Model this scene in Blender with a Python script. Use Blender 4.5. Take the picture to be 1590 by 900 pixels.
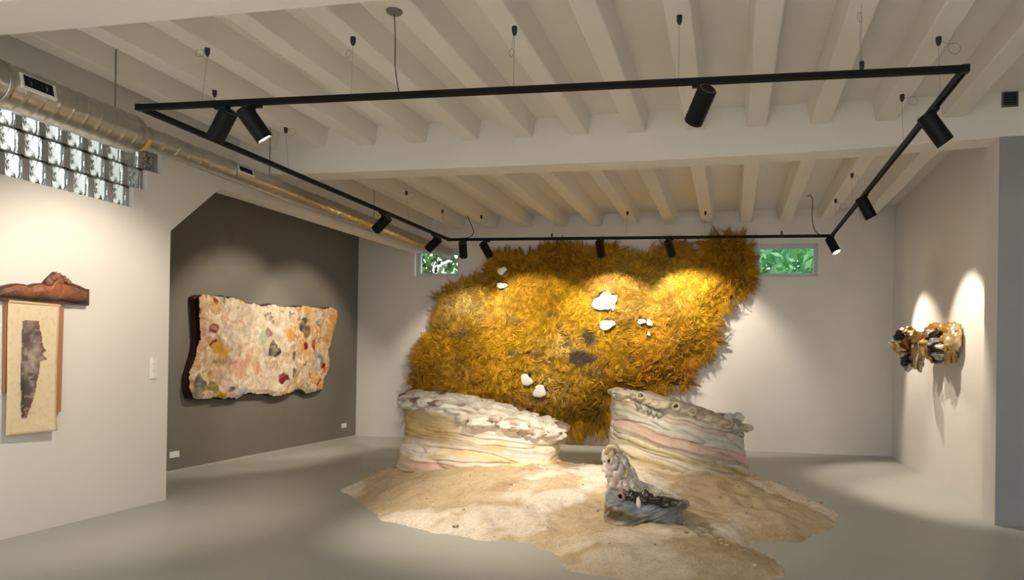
import bpy, math, random
import numpy as np
from mathutils import Vector, Matrix

# ------------------------------------------------------------------ reset
for o in list(bpy.data.objects):
    bpy.data.objects.remove(o)
S = bpy.context.scene
COL = S.collection
rng = np.random.default_rng(7)
random.seed(7)

# ------------------------------------------------------------------ camera
cam_d = bpy.data.cameras.new('camera')
cam = bpy.data.objects.new('camera', cam_d)
COL.objects.link(cam)
cam_d.sensor_fit = 'HORIZONTAL'
cam_d.sensor_width = 36.0
cam_d.lens = 1120.0 / 1590.0 * 36.0
cam_d.shift_x = (795.0 - 910.69) / 1590.0
cam_d.shift_y = (552.62 - 450.0) / 1590.0
cam_d.clip_start = 0.05
cam_d.clip_end = 200
R_ = ((0.980115, 0.197849, 0.015174), (-0.013861, -0.008019, 0.999872), (-0.197945, 0.980200, 0.005117))
mw = Matrix(((R_[0][0], R_[1][0], -R_[2][0], 0.0),
             (R_[0][1], R_[1][1], -R_[2][1], 0.0),
             (R_[0][2], R_[1][2], -R_[2][2], 1.55),
             (0, 0, 0, 1)))
cam.matrix_world = mw
S.camera = cam

# ------------------------------------------------------------------ colour management, world
S.view_settings.view_transform = 'Standard'
S.view_settings.look = 'None'
S.view_settings.gamma = 1.0
S.view_settings.use_curve_mapping = False
S.view_settings.exposure = 0.0
EXPOSURE = 0.8
SPOT = 1.0

w = bpy.data.worlds.new('World')
S.world = w
w.use_nodes = True
nt = w.node_tree
bg = nt.nodes['Background']
bg.inputs['Strength'].default_value = 1.7
geo = nt.nodes.new('ShaderNodeTexCoord')
sep = nt.nodes.new('ShaderNodeSeparateXYZ')
nt.links.new(geo.outputs['Generated'], sep.inputs[0])
rmp = nt.nodes.new('ShaderNodeValToRGB')
rmp.color_ramp.elements[0].position = 0.0
rmp.color_ramp.elements[0].color = (0.55, 0.54, 0.50, 1)
rmp.color_ramp.elements[1].position = 1.0
rmp.color_ramp.elements[1].color = (0.80, 0.90, 1.0, 1)
e = rmp.color_ramp.elements.new(0.5); e.color = (0.90, 0.95, 1.0, 1)
e = rmp.color_ramp.elements.new(0.46); e.color = (0.55, 0.54, 0.50, 1)
mr = nt.nodes.new('ShaderNodeMapRange')
mr.inputs['From Min'].default_value = -1
nt.links.new(sep.outputs['Z'], mr.inputs['Value'])
nt.links.new(mr.outputs[0], rmp.inputs[0])
nt.links.new(rmp.outputs[0], bg.inputs['Color'])
S.view_settings.exposure = EXPOSURE

# daylight through the glazed front behind the photographer (portal to the sky)
pl = bpy.data.lights.new('daylight_portal', 'AREA')
pl.shape = 'RECTANGLE'; pl.size = 9.6; pl.size_y = 3.42
pl.cycles.is_portal = True
po = bpy.data.objects.new('daylight_portal', pl); COL.objects.link(po)
po.location = (-0.6, -4.45, 1.79)
po.rotation_euler = (math.radians(90), 0, 0)   # -Z axis of the lamp faces +Y

# ================================================================== helpers
_hash = {}
def vnoise(p, seed=0):
    """3-D value noise, p (N,3) -> (N,) in -1..1"""
    p = np.asarray(p, float)
    i = np.floor(p).astype(np.int64); f = p - i
    f = f * f * (3 - 2 * f)
    def h(a, b, c):
        n = (a * 73856093) ^ (b * 19349663) ^ (c * 83492791) ^ (seed * 2654435761)
        n = (n ^ (n >> 13)) * 1274126177 & 0xFFFFFFFF
        n = (n ^ (n >> 16)) & 0xFFFF
        return n / 32767.5 - 1
    x, y, z = i[:, 0], i[:, 1], i[:, 2]
    u, v, w_ = f[:, 0], f[:, 1], f[:, 2]
    def L(a, b, t): return a + (b - a) * t
    return L(L(L(h(x, y, z), h(x + 1, y, z), u), L(h(x, y + 1, z), h(x + 1, y + 1, z), u), v),
             L(L(h(x, y, z + 1), h(x + 1, y, z + 1), u), L(h(x, y + 1, z + 1), h(x + 1, y + 1, z + 1), u), v), w_)
def fbm(p, oct=4, seed=0):
    p = np.asarray(p, float); s = 0; a = 1; t = 0
    for k in range(oct):
        s = s + a * vnoise(p * (2 ** k) + 17.3 * k, seed + k); t += a; a *= .5
    return s / t

def sst(a, b, x):
    t = np.clip((x - a) / (b - a), 0, 1); return t * t * (3 - 2 * t)

class MB:
    def __init__(s): s.v = []; s.f = []; s.c = []
    def add(s, vs, fs, col=None):
        b = len(s.v); s.v.extend([tuple(map(float, q)) for q in vs]); s.f.extend([tuple(int(i) + b for i in q) for q in fs])
        s.c.extend([col if col is not None else (1, 1, 1)] * len(vs) if not (col is not None and np.ndim(col) == 2) else [tuple(q) for q in col])
        return s
    def box(s, x0, x1, y0, y1, z0, z1, col=None):
        vs = [(x, y, z) for z in (z0, z1) for y in (y0, y1) for x in (x0, x1)]
        return s.add(vs, [(0, 2, 3, 1), (4, 5, 7, 6), (0, 1, 5, 4), (2, 6, 7, 3), (0, 4, 6, 2), (1, 3, 7, 5)], col)
    def prism(s, poly, axis, a0, a1, col=None):
        """poly in the two other axes; axis 0: (y,z) extruded in x; 1: (x,z) in y; 2: (x,y) in z"""
        def P(q, a):
            return ((a, q[0], q[1]), (q[0], a, q[1]), (q[0], q[1], a))[axis]
        n = len(poly)
        vs = [P(q, a0) for q in poly] + [P(q, a1) for q in poly]
        fs = [tuple(range(n)), tuple(range(2 * n - 1, n - 1, -1))]
        fs += [(i, i + n, (i + 1) % n + n, (i + 1) % n) for i in range(n)]
        return s.add(vs, fs, col)
    def tube(s, pts, r, n=8, col=None, caps=True):
        pts = [Vector(p) for p in pts]
        rs = r if isinstance(r, (list, tuple)) else [r] * len(pts)
        t0 = (pts[1] - pts[0]).normalized()
        up = Vector((0, 0, 1)) if abs(t0.z) < .9 else Vector((1, 0, 0))
        a = t0.cross(up).normalized(); vs = []
        for i, p in enumerate(pts):
            t = (pts[min(i + 1, len(pts) - 1)] - pts[max(i - 1, 0)]).normalized()
            a = (a - t * a.dot(t)).normalized(); b = t.cross(a)
            for k in range(n):
                th = 2 * math.pi * k / n
                vs.append(p + (a * math.cos(th) + b * math.sin(th)) * rs[i])
        fs = []
        for i in range(len(pts) - 1):
            for k in range(n):
                k2 = (k + 1) % n
                fs.append((i * n + k, i * n + k2, (i + 1) * n + k2, (i + 1) * n + k))
        if caps:
            fs.append(tuple(range(n - 1, -1, -1))); fs.append(tuple((len(pts) - 1) * n + k for k in range(n)))
        return s.add(vs, fs, col)
    def lathe(s, prof, origin, axis, n=24, col=None):
        """prof: (r, t) list; around axis from origin"""
        o = Vector(origin); d = Vector(axis).normalized()
        up = Vector((0, 0, 1)) if abs(d.z) < .9 else Vector((1, 0, 0))
        a = d.cross(up).normalized(); b = d.cross(a)
        vs = []; fs = []; cs = []
        for j, (r, t) in enumerate(prof):
            for k in range(n):
                th = 2 * math.pi * k / n
                vs.append(o + d * t + (a * math.cos(th) + b * math.sin(th)) * r)
                if col is not None and np.ndim(col) == 2: cs.append(col[j])
        for j in range(len(prof) - 1):
            for k in range(n):
                k2 = (k + 1) % n
                fs.append((j * n + k, (j + 1) * n + k, (j + 1) * n + k2, j * n + k2))
        return s.add(vs, fs, cs if cs else col)
    def build(s, name, mat, parent=None, smooth=False, colors=False):
        return mesh(name, s.v, s.f, mat, parent, smooth, np.array(s.c) if colors else None)

def mesh(name, v, f, mat, parent=None, smooth=False, cols=None):
    m = bpy.data.meshes.new(name)
    v = np.asarray(v, float)
    if isinstance(f, np.ndarray) and f.ndim == 2:
        n, k = f.shape
        m.vertices.add(len(v)); m.vertices.foreach_set('co', v.astype(np.float32).ravel())
        m.loops.add(n * k); m.loops.foreach_set('vertex_index', f.astype(np.int32).ravel())
        m.polygons.add(n)
        m.polygons.foreach_set('loop_start', np.arange(0, n * k, k, dtype=np.int32))
        m.polygons.foreach_set('loop_total', np.full(n, k, dtype=np.int32))
        m.update(calc_edges=True)
    else:
        m.from_pydata([tuple(q) for q in v], [], [tuple(q) for q in f]); m.update()
    if smooth: m.polygons.foreach_set('use_smooth', np.ones(len(m.polygons), bool))
    if cols is not None:
        a = m.color_attributes.new('Col', 'FLOAT_COLOR', 'POINT')
        c4 = np.ones((len(v), 4), np.float32); c4[:, :3] = cols
        a.data.foreach_set('color', c4.ravel())
    m.materials.append(mat)
    o = bpy.data.objects.new(name, m); COL.objects.link(o)
    if parent is not None:
        o.parent = parent
        o.matrix_parent_inverse = parent.matrix_world.inverted()
    return o

def empty(name, loc, label=None, cat=None, group=None):
    o = bpy.data.objects.new(name, None); COL.objects.link(o)
    o.location = loc; o.empty_display_size = .1
    o.matrix_world = Matrix.Translation(loc)
    tag(o, label, cat, group); return o
def tag(o, label=None, cat=None, group=None, kind=None):
    if label: o['label'] = label
    if cat: o['category'] = cat
    if group: o['group'] = group
    if kind: o['kind'] = kind
    return o
def bevel(o, w_=.004, seg=2):
    b = o.modifiers.new('bevel', 'BEVEL'); b.width = w_; b.segments = seg; b.limit_method = 'ANGLE'; return o

# ================================================================== materials
def mat(name, col=(.8, .8, .8), rough=.6, metal=0., noise=None, bump=None, vcol=False, emit=None, spec=.5, trans=0., coat=0.):
    """noise: (scale, colour2, low, high) mixes a second colour; bump: (scale, strength, distance)"""
    m = bpy.data.materials.new(name); m.use_nodes = True
    t = m.node_tree; p = t.nodes['Principled BSDF']
    p.inputs['Base Color'].default_value = (*col, 1)
    p.inputs['Roughness'].default_value = rough
    p.inputs['Metallic'].default_value = metal
    p.inputs['Specular IOR Level'].default_value = spec
    p.inputs['Transmission Weight'].default_value = trans
    p.inputs['Coat Weight'].default_value = coat
    tc = t.nodes.new('ShaderNodeTexCoord')
    src = None
    if vcol:
        a = t.nodes.new('ShaderNodeAttribute'); a.attribute_name = 'Col'; src = a.outputs['Color']
    if noise:
        sc, c2, lo, hi = noise
        n = t.nodes.new('ShaderNodeTexNoise'); n.inputs['Scale'].default_value = sc; n.inputs['Detail'].default_value = 6
        t.links.new(tc.outputs['Object'], n.inputs['Vector'])
        r = t.nodes.new('ShaderNodeMapRange'); r.inputs['From Min'].default_value = lo; r.inputs['From Max'].default_value = hi
        t.links.new(n.outputs['Fac'], r.inputs['Value'])
        mx = t.nodes.new('ShaderNodeMix'); mx.data_type = 'RGBA'
        if vcol:
            mx.blend_type = 'MULTIPLY'; t.links.new(src, mx.inputs['A'])
        else:
            mx.inputs['A'].default_value = (*col, 1)
        mx.inputs['B'].default_value = (*c2, 1)
        t.links.new(r.outputs[0], mx.inputs['Factor']); src = mx.outputs['Result']
    if src is not None: t.links.new(src, p.inputs['Base Color'])
    if bump:
        n = t.nodes.new('ShaderNodeTexNoise'); n.inputs['Scale'].default_value = bump[0]; n.inputs['Detail'].default_value = 8
        t.links.new(tc.outputs['Object'], n.inputs['Vector'])
        b = t.nodes.new('ShaderNodeBump'); b.inputs['Strength'].default_value = bump[1]; b.inputs['Distance'].default_value = bump[2]
        t.links.new(n.outputs['Fac'], b.inputs['Height']); t.links.new(b.outputs[0], p.inputs['Normal'])
    if emit:
        p.inputs['Emission Color'].default_value = (*emit[0], 1); p.inputs['Emission Strength'].default_value = emit[1]
    return m

M_WALL = mat('white_wall', (.80, .775, .75), .75, noise=(1.2, (.77, .745, .72), .4, .7), bump=(60, .12, .004), spec=.25)
M_CEIL = mat('white_ceiling', (.80, .77, .72), .75, noise=(.8, (.76, .73, .68), .4, .7), bump=(25, .15, .006), spec=.25)
M_DARKWALL = mat('charcoal_wall', (.19, .18, .155), .7, noise=(2, (.175, .165, .142), .4, .7), bump=(70, .1, .003), spec=.25)
M_FLOOR = mat('grey_floor', (.44, .45, .425), .42, noise=(.7, (.40, .41, .385), .35, .7), bump=(8, .06, .003), spec=.4)
M_BLACK = mat('black_metal', (.006, .0055, .0055), .5, spec=.2)
M_DUCT = mat('galvanised_steel', (.50, .49, .455), .31, .95, noise=(14, (.47, .46, .43), .4, .65))
M_WIRE = mat('steel_wire', (.25, .24, .22), .5, .6)
M_TAPE = mat('yellow_tape', (.75, .50, .16), .6)
M_WHITEP = mat('white_plastic', (.85, .84, .82), .35)
M_FRAME = mat('window_frame_white', (.55, .60, .58), .4)
M_SAND = None
M_GRILLE = mat('dark_grille', (.015, .015, .018), .9, spec=.1)
M_LAMP = mat('lamp_glow', (1, .9, .75), .5, emit=((1.0, .86, .66), 25))
M_CABLE = mat('black_cable', (.03, .026, .02), .6)
M_CONE = mat('black_cone', (.02, .018, .018), .5)

# clear pane
M_PANE = bpy.data.materials.new('window_pane'); M_PANE.use_nodes = True
_t = M_PANE.node_tree; _t.nodes.clear()
_o = _t.nodes.new('ShaderNodeOutputMaterial'); _a = _t.nodes.new('ShaderNodeBsdfTransparent'); _g = _t.nodes.new('ShaderNodeBsdfGlossy')
_g.inputs['Roughness'].default_value = .03
_m = _t.nodes.new('ShaderNodeMixShader'); _m.inputs[0].default_value = .06
_t.links.new(_a.outputs[0], _m.inputs[1]); _t.links.new(_g.outputs[0], _m.inputs[2]); _t.links.new(_m.outputs[0], _o.inputs[0])

# wavy glass block
M_BLOCK = bpy.data.materials.new('glass_block'); M_BLOCK.use_nodes = True
_t = M_BLOCK.node_tree; _p = _t.nodes['Principled BSDF']
_p.inputs['Base Color'].default_value = (.86, .93, .90, 1); _p.inputs['Roughness'].default_value = .16
_p.inputs['Transmission Weight'].default_value = 1; _p.inputs['IOR'].default_value = 1.45
_tc = _t.nodes.new('ShaderNodeTexCoord'); _n = _t.nodes.new('ShaderNodeTexNoise'); _n.inputs['Scale'].default_value = 7
_n.inputs['Distortion'].default_value = 1.5; _n.inputs['Detail'].default_value = 1
_t.links.new(_tc.outputs['Object'], _n.inputs['Vector'])
_b = _t.nodes.new('ShaderNodeBump'); _b.inputs['Strength'].default_value = .9; _b.inputs['Distance'].default_value = .03
_t.links.new(_n.outputs['Fac'], _b.inputs['Height']); _t.links.new(_b.outputs[0], _p.inputs['Normal'])
M_MORTAR = mat('grey_mortar', (.36, .37, .35), .8)

# ================================================================== THE SETTING
XL, XR, YB = -5.86, 2.65, 12.95
ZJ, ZS = 4.00, 4.22         # joist bottoms, slab

fl = MB(); fl.box(-7.5, 4.8, -4.7, 13.2, -.15, 0)
tag(fl.build('floor', M_FLOOR), 'smooth matt grey concrete gallery floor', kind='structure')

ce = MB(); ce.box(-7.5, 4.8, -4.7, 13.2, ZS, ZS + .35)
ceil = tag(ce.build('ceiling', M_CEIL), 'white painted ceiling with concrete joists and cross beams', kind='structure')
def joist(x, y0, y1):
    m = MB(); m.prism([(x - .095, ZJ), (x + .095, ZJ), (x + .135, ZS + .01), (x - .135, ZS + .01)], 1, y0, y1)
    return bevel(m.build('joist', M_CEIL, ceil), .012, 2)
for k in range(-3, 10):
    x = .22 - .63 * k
    joist(x, 4.0, 7.72)
for k in range(-3, 10):
    x = .205 - .665 * k
    if x > 2.6: continue
    joist(x, 7.98, 12.97)
for k in range(-6, 10):
    x = .22 - .63 * k
    joist(x, -4.6, 3.65)
# cross beams
def girder(y0, y1, prof):
    vs = []; n = len(prof)
    for y in (y0, y1):
        for x, z in prof: vs.append((x, y, z))
        for x, z in reversed(prof): vs.append((x, y, ZS + .02))
    N = 2 * n
    fs = [tuple(range(N)), tuple(range(2 * N - 1, N - 1, -1))] + [(i, i + N, (i + 1) % N + N, (i + 1) % N) for i in range(N)]
    m = MB(); m.add(vs, fs); return bevel(m.build('girder', M_CEIL, ceil), .01, 2)
girder(7.69, 8.03, [(-7.3, 3.70), (-4, 3.70), (-.7, 3.695), (.5, 3.71), (1.4, 3.735), (2.56, 3.785), (4.7, 3.79)])
girder(3.62, 4.02, [(-7.3, 3.70), (4.7, 3.70)])

# ----- back wall with two window openings
WL = (-6.02, -5.12, 3.10, 3.64)
WR = (.385, 1.435, 3.045, 3.625)
bw = MB()
xs = [-7.5, WL[0], WL[1], WR[0], WR[1], 4.8]
bw.box(xs[0], xs[1], YB, YB + .24, 0, 4.3); bw.box(xs[2], xs[3], YB, YB + .24, 0, 4.3); bw.box(xs[4], xs[5], YB, YB + .24, 0, 4.3)
for W_ in (WL, WR):
    bw.box(W_[0], W_[1], YB, YB + .24, 0, W_[2]); bw.box(W_[0], W_[1], YB, YB + .24, W_[3], 4.3)
tag(bw.build('wall_back', M_WALL), 'white back wall behind the fur hanging', kind='structure')

def window(name, W_, label):
    x0, x1, z0, z1 = W_; y = YB + .15
    r = tag(empty(name, ((x0 + x1) / 2, y, z0)), label, kind='structure')
    t = .075
    for nm, b in (('frame_bottom', (x0, x1, z0, z0 + t)), ('frame_top', (x0, x1, z1 - t, z1)), ('frame_side', (x0, x0 + t, z0 + t, z1 - t)), ('frame_side', (x1 - t, x1, z0 + t, z1 - t))):
        m = MB(); m.box(b[0], b[1], y - .03, y + .03, b[2], b[3]); bevel(m.build(nm, M_FRAME, r), .006)
    m = MB(); m.box(x0 + t - .005, x1 - t + .005, y - .004, y + .004, z0 + t - .005, z1 - t + .005); m.build('pane', M_PANE, r)
    xm = (x0 + x1) / 2
    m = MB(); m.box(xm - .012, xm + .012, y - .045, y - .03, z1 - .065, z1 - .02); m.tube([(xm, y - .05, z1 - .04), (xm, y - .055, z1 - .13)], .007, 8); m.build('handle', M_FRAME, r)
    return r
window('window_2', WL, 'small high window with leafy view at left of back wall')
window('window_3', WR, 'small high window with pale green view right of the fur hanging')

# ----- left wall with stepped glass block window, chamfered opening and header above the alcove
lw = MB()
x0, x1 = XL - .22, XL
lw.box(x0, x1, -4.7, 2.4, 0, 4.3)
lw.box(x0, x1, 2.4, 6.62, 0, 2.99)
lw.box(x0, x1, 2.4, 6.62, 3.62, 4.3)
lw.box(x0, x1, 6.125, 6.62, 2.99, 3.20)
lw.box(x0, x1, 6.295, 6.62, 3.20, 3.41)
lw.box(x0, x1, 6.48, 6.62, 3.41, 3.62)
lw.prism([(6.62, 2.85), (7.36, 3.475), (7.9, 3.49), (10.4, 3.52), (12.97, 3.56), (12.97, 4.3), (6.62, 4.3)], 0, x0, x1)
tag(lw.build('wall_left', M_WALL), 'white left wall with glass block window and cut corner opening', kind='structure')

gb = tag(empty('window_1', (XL - .1, 4.3, 2.99)), 'stepped glass block window high on the left wall', kind='structure')
PIT = .212
def gblock():
    n = 6; a = .094; d = .04
    vs = []; fs = []
    for sx in (1, -1):
        b0 = len(vs)
        for i in range(n + 1):
            for j in range(n + 1):
                u = -1 + 2 * i / n; v = -1 + 2 * j / n
                e_ = max(abs(u), abs(v))
                vs.append((sx * (d - .012 * (e_ > .95)), u * .074, v * a))
        for i in range(n):
            for j in range(n):
                q = (b0 + i * (n + 1) + j, b0 + (i + 1) * (n + 1) + j, b0 + (i + 1) * (n + 1) + j + 1, b0 + i * (n + 1) + j + 1)
                fs.append(q if sx > 0 else q[::-1])
    K = (n + 1) ** 2
    ring = [i * (n + 1) for i in range(n)] + [n * (n + 1) + j for j in range(n)] + [(n - i) * (n + 1) + n for i in range(n)] + [n - j for j in range(n)]
    for i in range(len(ring)):
        a_, b_ = ring[i], ring[(i + 1) % len(ring)]
        fs.append((a_, a_ + K, b_ + K, b_))
    m = bpy.data.meshes.new('glass_block'); m.from_pydata(vs, [], fs); m.update(); m.materials.append(M_BLOCK)
    return m
gm = gblock()
right_edge = [6.115, 6.285, 6.47]
mo = MB()
for r_ in range(3):
    zc = 2.99 + .105 + r_ * .21
    y = right_edge[r_] - .036 - .074
    while y > 2.45:
        o = bpy.data.objects.new('glass_block', gm); COL.objects.link(o)
        o.parent = gb; o.matrix_parent_inverse = gb.matrix_world.inverted(); o.location = (XL - .07, y, zc)
        mo.box(XL - .12, XL - .05, y - .138, y - .074, zc - .106, zc + .106)
        y -= PIT
    mo.box(XL - .12, XL - .05, right_edge[r_] - .036, right_edge[r_] + .01, zc - .106, zc + .106)
    for zz in (zc - .106, zc + .094):
        mo.box(XL - .12, XL - .05, 2.4, right_edge[r_] + .01, zz, zz + .012)
mo.build('mortar', M_MORTAR, gb)

# ----- alcove
dk = MB(); dk.box(-7.42, -7.2, 6.3, 12.96, 0, 4.3)
tag(dk.build('wall_alcove', M_DARKWALL), 'dark charcoal painted alcove wall behind the wide relief', kind='structure')
al = MB(); al.box(-7.42, XL - .22, 6.2, 6.4, 0, 4.3)
tag(al.build('wall_return', M_WALL), 'short white side wall inside the alcove', kind='structure')
bb = MB(); bb.box(-7.2, -7.192, 6.4, 12.95, 0, .012)
tag(bb.build('baseboard_alcove', mat('pale_strip', (.5, .49, .46), .7)), 'thin pale strip at the foot of the dark wall', kind='structure')

# ----- right wall and pier
rw = MB(); rw.box(XR, XR + .25, 8.0, 12.96, 0, 4.3)
tag(rw.build('wall_right', M_WALL), 'white right wall carrying the glazed ceramic relief', kind='structure')
pr = MB(); pr.box(2.53, 4.8, 7.69, 8.06, 0, 3.79)
pier = tag(pr.build('wall_pier', M_WALL), 'wall pier with grey front face at the right edge under the beam', kind='structure')
pier.data.materials.append(mat('grey_paint', (.34, .34, .35), .7, noise=(2, (.31, .31, .32), .4, .7), spec=.25))
for f_ in pier.data.polygons:
    if f_.normal.y < -.9: f_.material_index = 1
r2 = MB(); r2.box(4.55, 4.8, -4.7, 7.7, 0, 4.3)
tag(r2.build('wall_side', M_WALL), 'white side wall outside the view on the right', kind='structure')
fw = MB(); ox0, ox1, oz0, oz1 = -5.4, 4.2, .08, 3.5
fw.box(-7.5, ox0, -4.7, -4.5, 0, 4.3); fw.box(ox1, 4.8, -4.7, -4.5, 0, 4.3); fw.box(ox0, ox1, -4.7, -4.5, 0, oz0); fw.box(ox0, ox1, -4.7, -4.5, oz1, 4.3)
tag(fw.build('wall_front', M_WALL), 'white wall with wide glazing behind the viewpoint', kind='structure')
wf = tag(empty('window_4', (-.5, -4.6, .1)), 'wide glazed front behind the viewpoint', kind='structure')
for i in range(6):
    x = ox0 + (ox1 - ox0) * i / 5
    m = MB(); m.box(max(ox0, x - .03), min(ox1, x + .03), -4.64, -4.58, oz0, oz1); m.build('mullion', M_FRAME, wf)

# vent grille on the beam
vt = empty('wall_vent', (2.62, 7.68, 4.08), 'small square dark air vent on the beam at upper right', 'vent')
m = MB(); m.box(2.545, 2.69, 7.672, 7.69, 4.075, 4.09); m.box(2.545, 2.69, 7.672, 7.69, 4.215, 4.23); m.box(2.545, 2.56, 7.672, 7.69, 4.09, 4.215); m.box(2.675, 2.69, 7.672, 7.69, 4.09, 4.215); m.build('frame', mat('vent_frame', (.10, .085, .07), .6), vt)
m = MB(); m.box(2.56, 2.675, 7.684, 7.69, 4.09, 4.215); m.build('backing', M_GRILLE, vt)
for i in range(5):
    z = 4.1 + i * .025
    m = MB(); m.add([(2.56, 7.674, z), (2.675, 7.674, z), (2.675, 7.684, z + .014), (2.56, 7.684, z + .014), (2.56, 7.676, z - .002), (2.675, 7.676, z - .002), (2.675, 7.686, z + .012), (2.56, 7.686, z + .012)], [(0, 1, 2, 3), (7, 6, 5, 4), (0, 4, 5, 1), (2, 6, 7, 3)]); m.build('slat', mat('vent_slat', (.07, .06, .05), .5), vt)

# ================================================================== OUTDOORS
g = MB(); g.box(-16, 14, 13.2, 24, -.1, -.02)
tag(g.build('ground_outside', mat('soil', (.12, .10, .07), .9)), 'soil outside behind the back wall', kind='structure')
def shrub(cx, cy, zc, rx, ry, rz, n, leaf, mt, label, seed, sz):
    rg = np.random.default_rng(seed)
    root = empty('shrub', (cx, cy, 0), label, 'shrub', 'shrubs outside the back windows')
    d = rg.normal(size=(n, 3)); d /= np.linalg.norm(d, axis=1)[:, None]
    p = d * (rg.random(n)[:, None] ** .33) * [rx, ry, rz] + [cx, cy, zc]
    a = rg.normal(size=(n, 3)); a /= np.linalg.norm(a, axis=1)[:, None]
    b = np.cross(a, rg.normal(size=(n, 3))); b /= np.linalg.norm(b, axis=1)[:, None]
    s_ = sz * (.6 + .8 * rg.random(n))[:, None]
    V = np.stack([p - a * s_, p + b * s_ * .45, p + a * s_, p - b * s_ * .45], 1).reshape(-1, 3)
    Fq = np.arange(4 * n).reshape(n, 4)
    c = np.repeat(np.array(leaf)[rg.integers(0, len(leaf), n)], 4, 0)
    f = mesh('foliage', V, Fq, mt, root, cols=c); f['kind'] = 'stuff'
    m = MB()
    for k in range(5):
        an = k * 1.3
        m.tube([(cx, cy, -.03), (cx + .2 * math.cos(an), cy + .15 * math.sin(an), zc * .5), (cx + rx * .6 * math.cos(an), cy + ry * .6 * math.sin(an), zc)], [.05, .04, .015], 6)
    m.build('stem', mat('bark', (.12, .09, .06), .9), root)
def leafmat(name):
    m = mat(name, vcol=True, rough=.5)
    t = m.node_tree; p = t.nodes['Principled BSDF']
    tr = t.nodes.new('ShaderNodeBsdfTranslucent'); mx = t.nodes.new('ShaderNodeMixShader'); mx.inputs[0].default_value = .4
    a = [n for n in t.nodes if n.type == 'ATTRIBUTE'][0]
    t.links.new(a.outputs[0], tr.inputs[0]); o = t.nodes['Material Output']
    t.links.new(p.outputs[0], mx.inputs[1]); t.links.new(tr.outputs[0], mx.inputs[2]); t.links.new(mx.outputs[0], o.inputs[0]); return m
LM = leafmat('leaf_green')
shrub(-6.75, 14.9, 3.5, 1.5, .8, 1.3, 1500, [(.06, .17, .03), (.09, .25, .05), (.02, .06, .015), (.18, .34, .10)], LM, 'leafy green shrub outside the left back window', 3, .10)
shrub(.95, 15.2, 3.4, 2.0, 1.0, 1.7, 5200, [(.20, .60, .24), (.32, .72, .32), (.48, .80, .46), (.14, .50, .26)], LM, 'pale bright green shrub outside the right back window', 4, .12)

# ================================================================== VENTILATION DUCT
dr = empty('spiral_duct', (-5.32, 5, 3.35), 'galvanised spiral ventilation duct along the top of the left wall', 'duct')
def duct(name, y0, y1, cz, r, pitch, nth=56, step=.009):
    ny = int((y1 - y0) / step) + 1
    Y = np.linspace(y0, y1, ny); TH = np.linspace(0, 2 * np.pi, nth, endpoint=False)
    yy, tt = np.meshgrid(Y, TH, indexing='ij')
    ph = (yy / pitch - tt / (2 * np.pi)) % 1.0
    rr = r + .0065 * np.exp(-((ph - .5) / .055) ** 2) + .0012 * fbm(np.stack([yy.ravel() * 4, np.cos(tt).ravel() * 2, np.sin(tt).ravel() * 2], 1), 2, 5).reshape(yy.shape)
    V = np.stack([-5.32 + rr * np.cos(tt), yy, cz + rr * np.sin(tt)], -1).reshape(-1, 3)
    i, k = np.meshgrid(np.arange(ny - 1), np.arange(nth), indexing='ij'); k2 = (k + 1) % nth
    Fq = np.stack([i * nth + k, (i + 1) * nth + k, (i + 1) * nth + k2, i * nth + k2], -1).reshape(-1, 4)
    return mesh(name, V, Fq, M_DUCT, dr, True)
duct('wide_duct', -4.4, 5.52, 3.516, .165, .125)
duct('narrow_duct', 5.66, 12.93, 3.53, .102, .16, 40)
m = MB(); m.lathe([(.168, 0), (.170, .02), (.166, .035), (.115, .13), (.106, .15), (.106, .2)], (-5.32, 5.50, 3.516), (0, 1, .02), 40); m.build('reducer', M_DUCT, dr, True)
# yellow tape on the joint
m = MB(); vs = []; n = 8
for i in range(n + 1):
    th = math.radians(-75 + 60 * i / n)
    for (y, r) in ((5.535, .170), (5.585, .144), (5.64, .122)):
        vs.append((-5.32 + r * math.cos(th), y, 3.516 + r * math.sin(th)))
m.add(vs, [(i * 3 + j, i * 3 + j + 1, i * 3 + j + 4, i * 3 + j + 3) for i in range(n) for j in range(2)]); m.build('tape', M_TAPE, dr, True)
for y in (4.30, 6.80, 8.9):
    big = y < 5
    m = MB(); R0 = .171 if big else .108; cz = 3.516 if big else 3.53
    m.lathe([(R0 - .006, -.02), (R0, -.018), (R0, .018), (R0 - .006, .02)], (-5.32, y, cz), (0, 1, 0), 40); m.build('band', M_DUCT, dr, True)
def grille(yc, cz, r, L, label):
    rt = MB(); th = math.radians(12); c, s = math.cos(th), math.sin(th)
    def P(y, h, o): return (-5.32 + (r + o) * c - h * s, yc + y, cz + (r + o) * s + h * c)
    def bx(mm, y0, y1, h0, h1, o0, o1):
        vs = [P(y, h, o) for o in (o0, o1) for h in (h0, h1) for y in (y0, y1)]
        mm.add(vs, [(0, 2, 3, 1), (4, 5, 7, 6), (0, 1, 5, 4), (2, 6, 7, 3), (0, 4, 6, 2), (1, 3, 7, 5)])
    H = .045 if r > .15 else .028
    bx(rt, -L / 2 - .02, L / 2 + .02, -H - .018, -H, -.02, .012); bx(rt, -L / 2 - .02, L / 2 + .02, H, H + .006, -.02, .008)
    bx(rt, -L / 2 - .02, -L / 2, -H, H, -.02, .008); bx(rt, L / 2, L / 2 + .02, -H, H, -.02, .008)
    f = rt.build('grille_frame', M_WHITEP, dr); f['label'] = label
    b = MB(); bx(b, -L / 2, L / 2, -H, H, -.02, .004); b.build('grille_opening', M_GRILLE, f)
    for i in range(9):
        y = -L / 2 + L * (i + .5) / 9
        q = MB(); bx(q, y - .004, y + .004, -H, H, .003, .010); q.build('grille_blade', mat('blade', (.03, .03, .035), .9, spec=.1), f)
grille(4.50, 3.516, .165, .24, 'dark air grille in a white frame on the wide duct')
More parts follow.
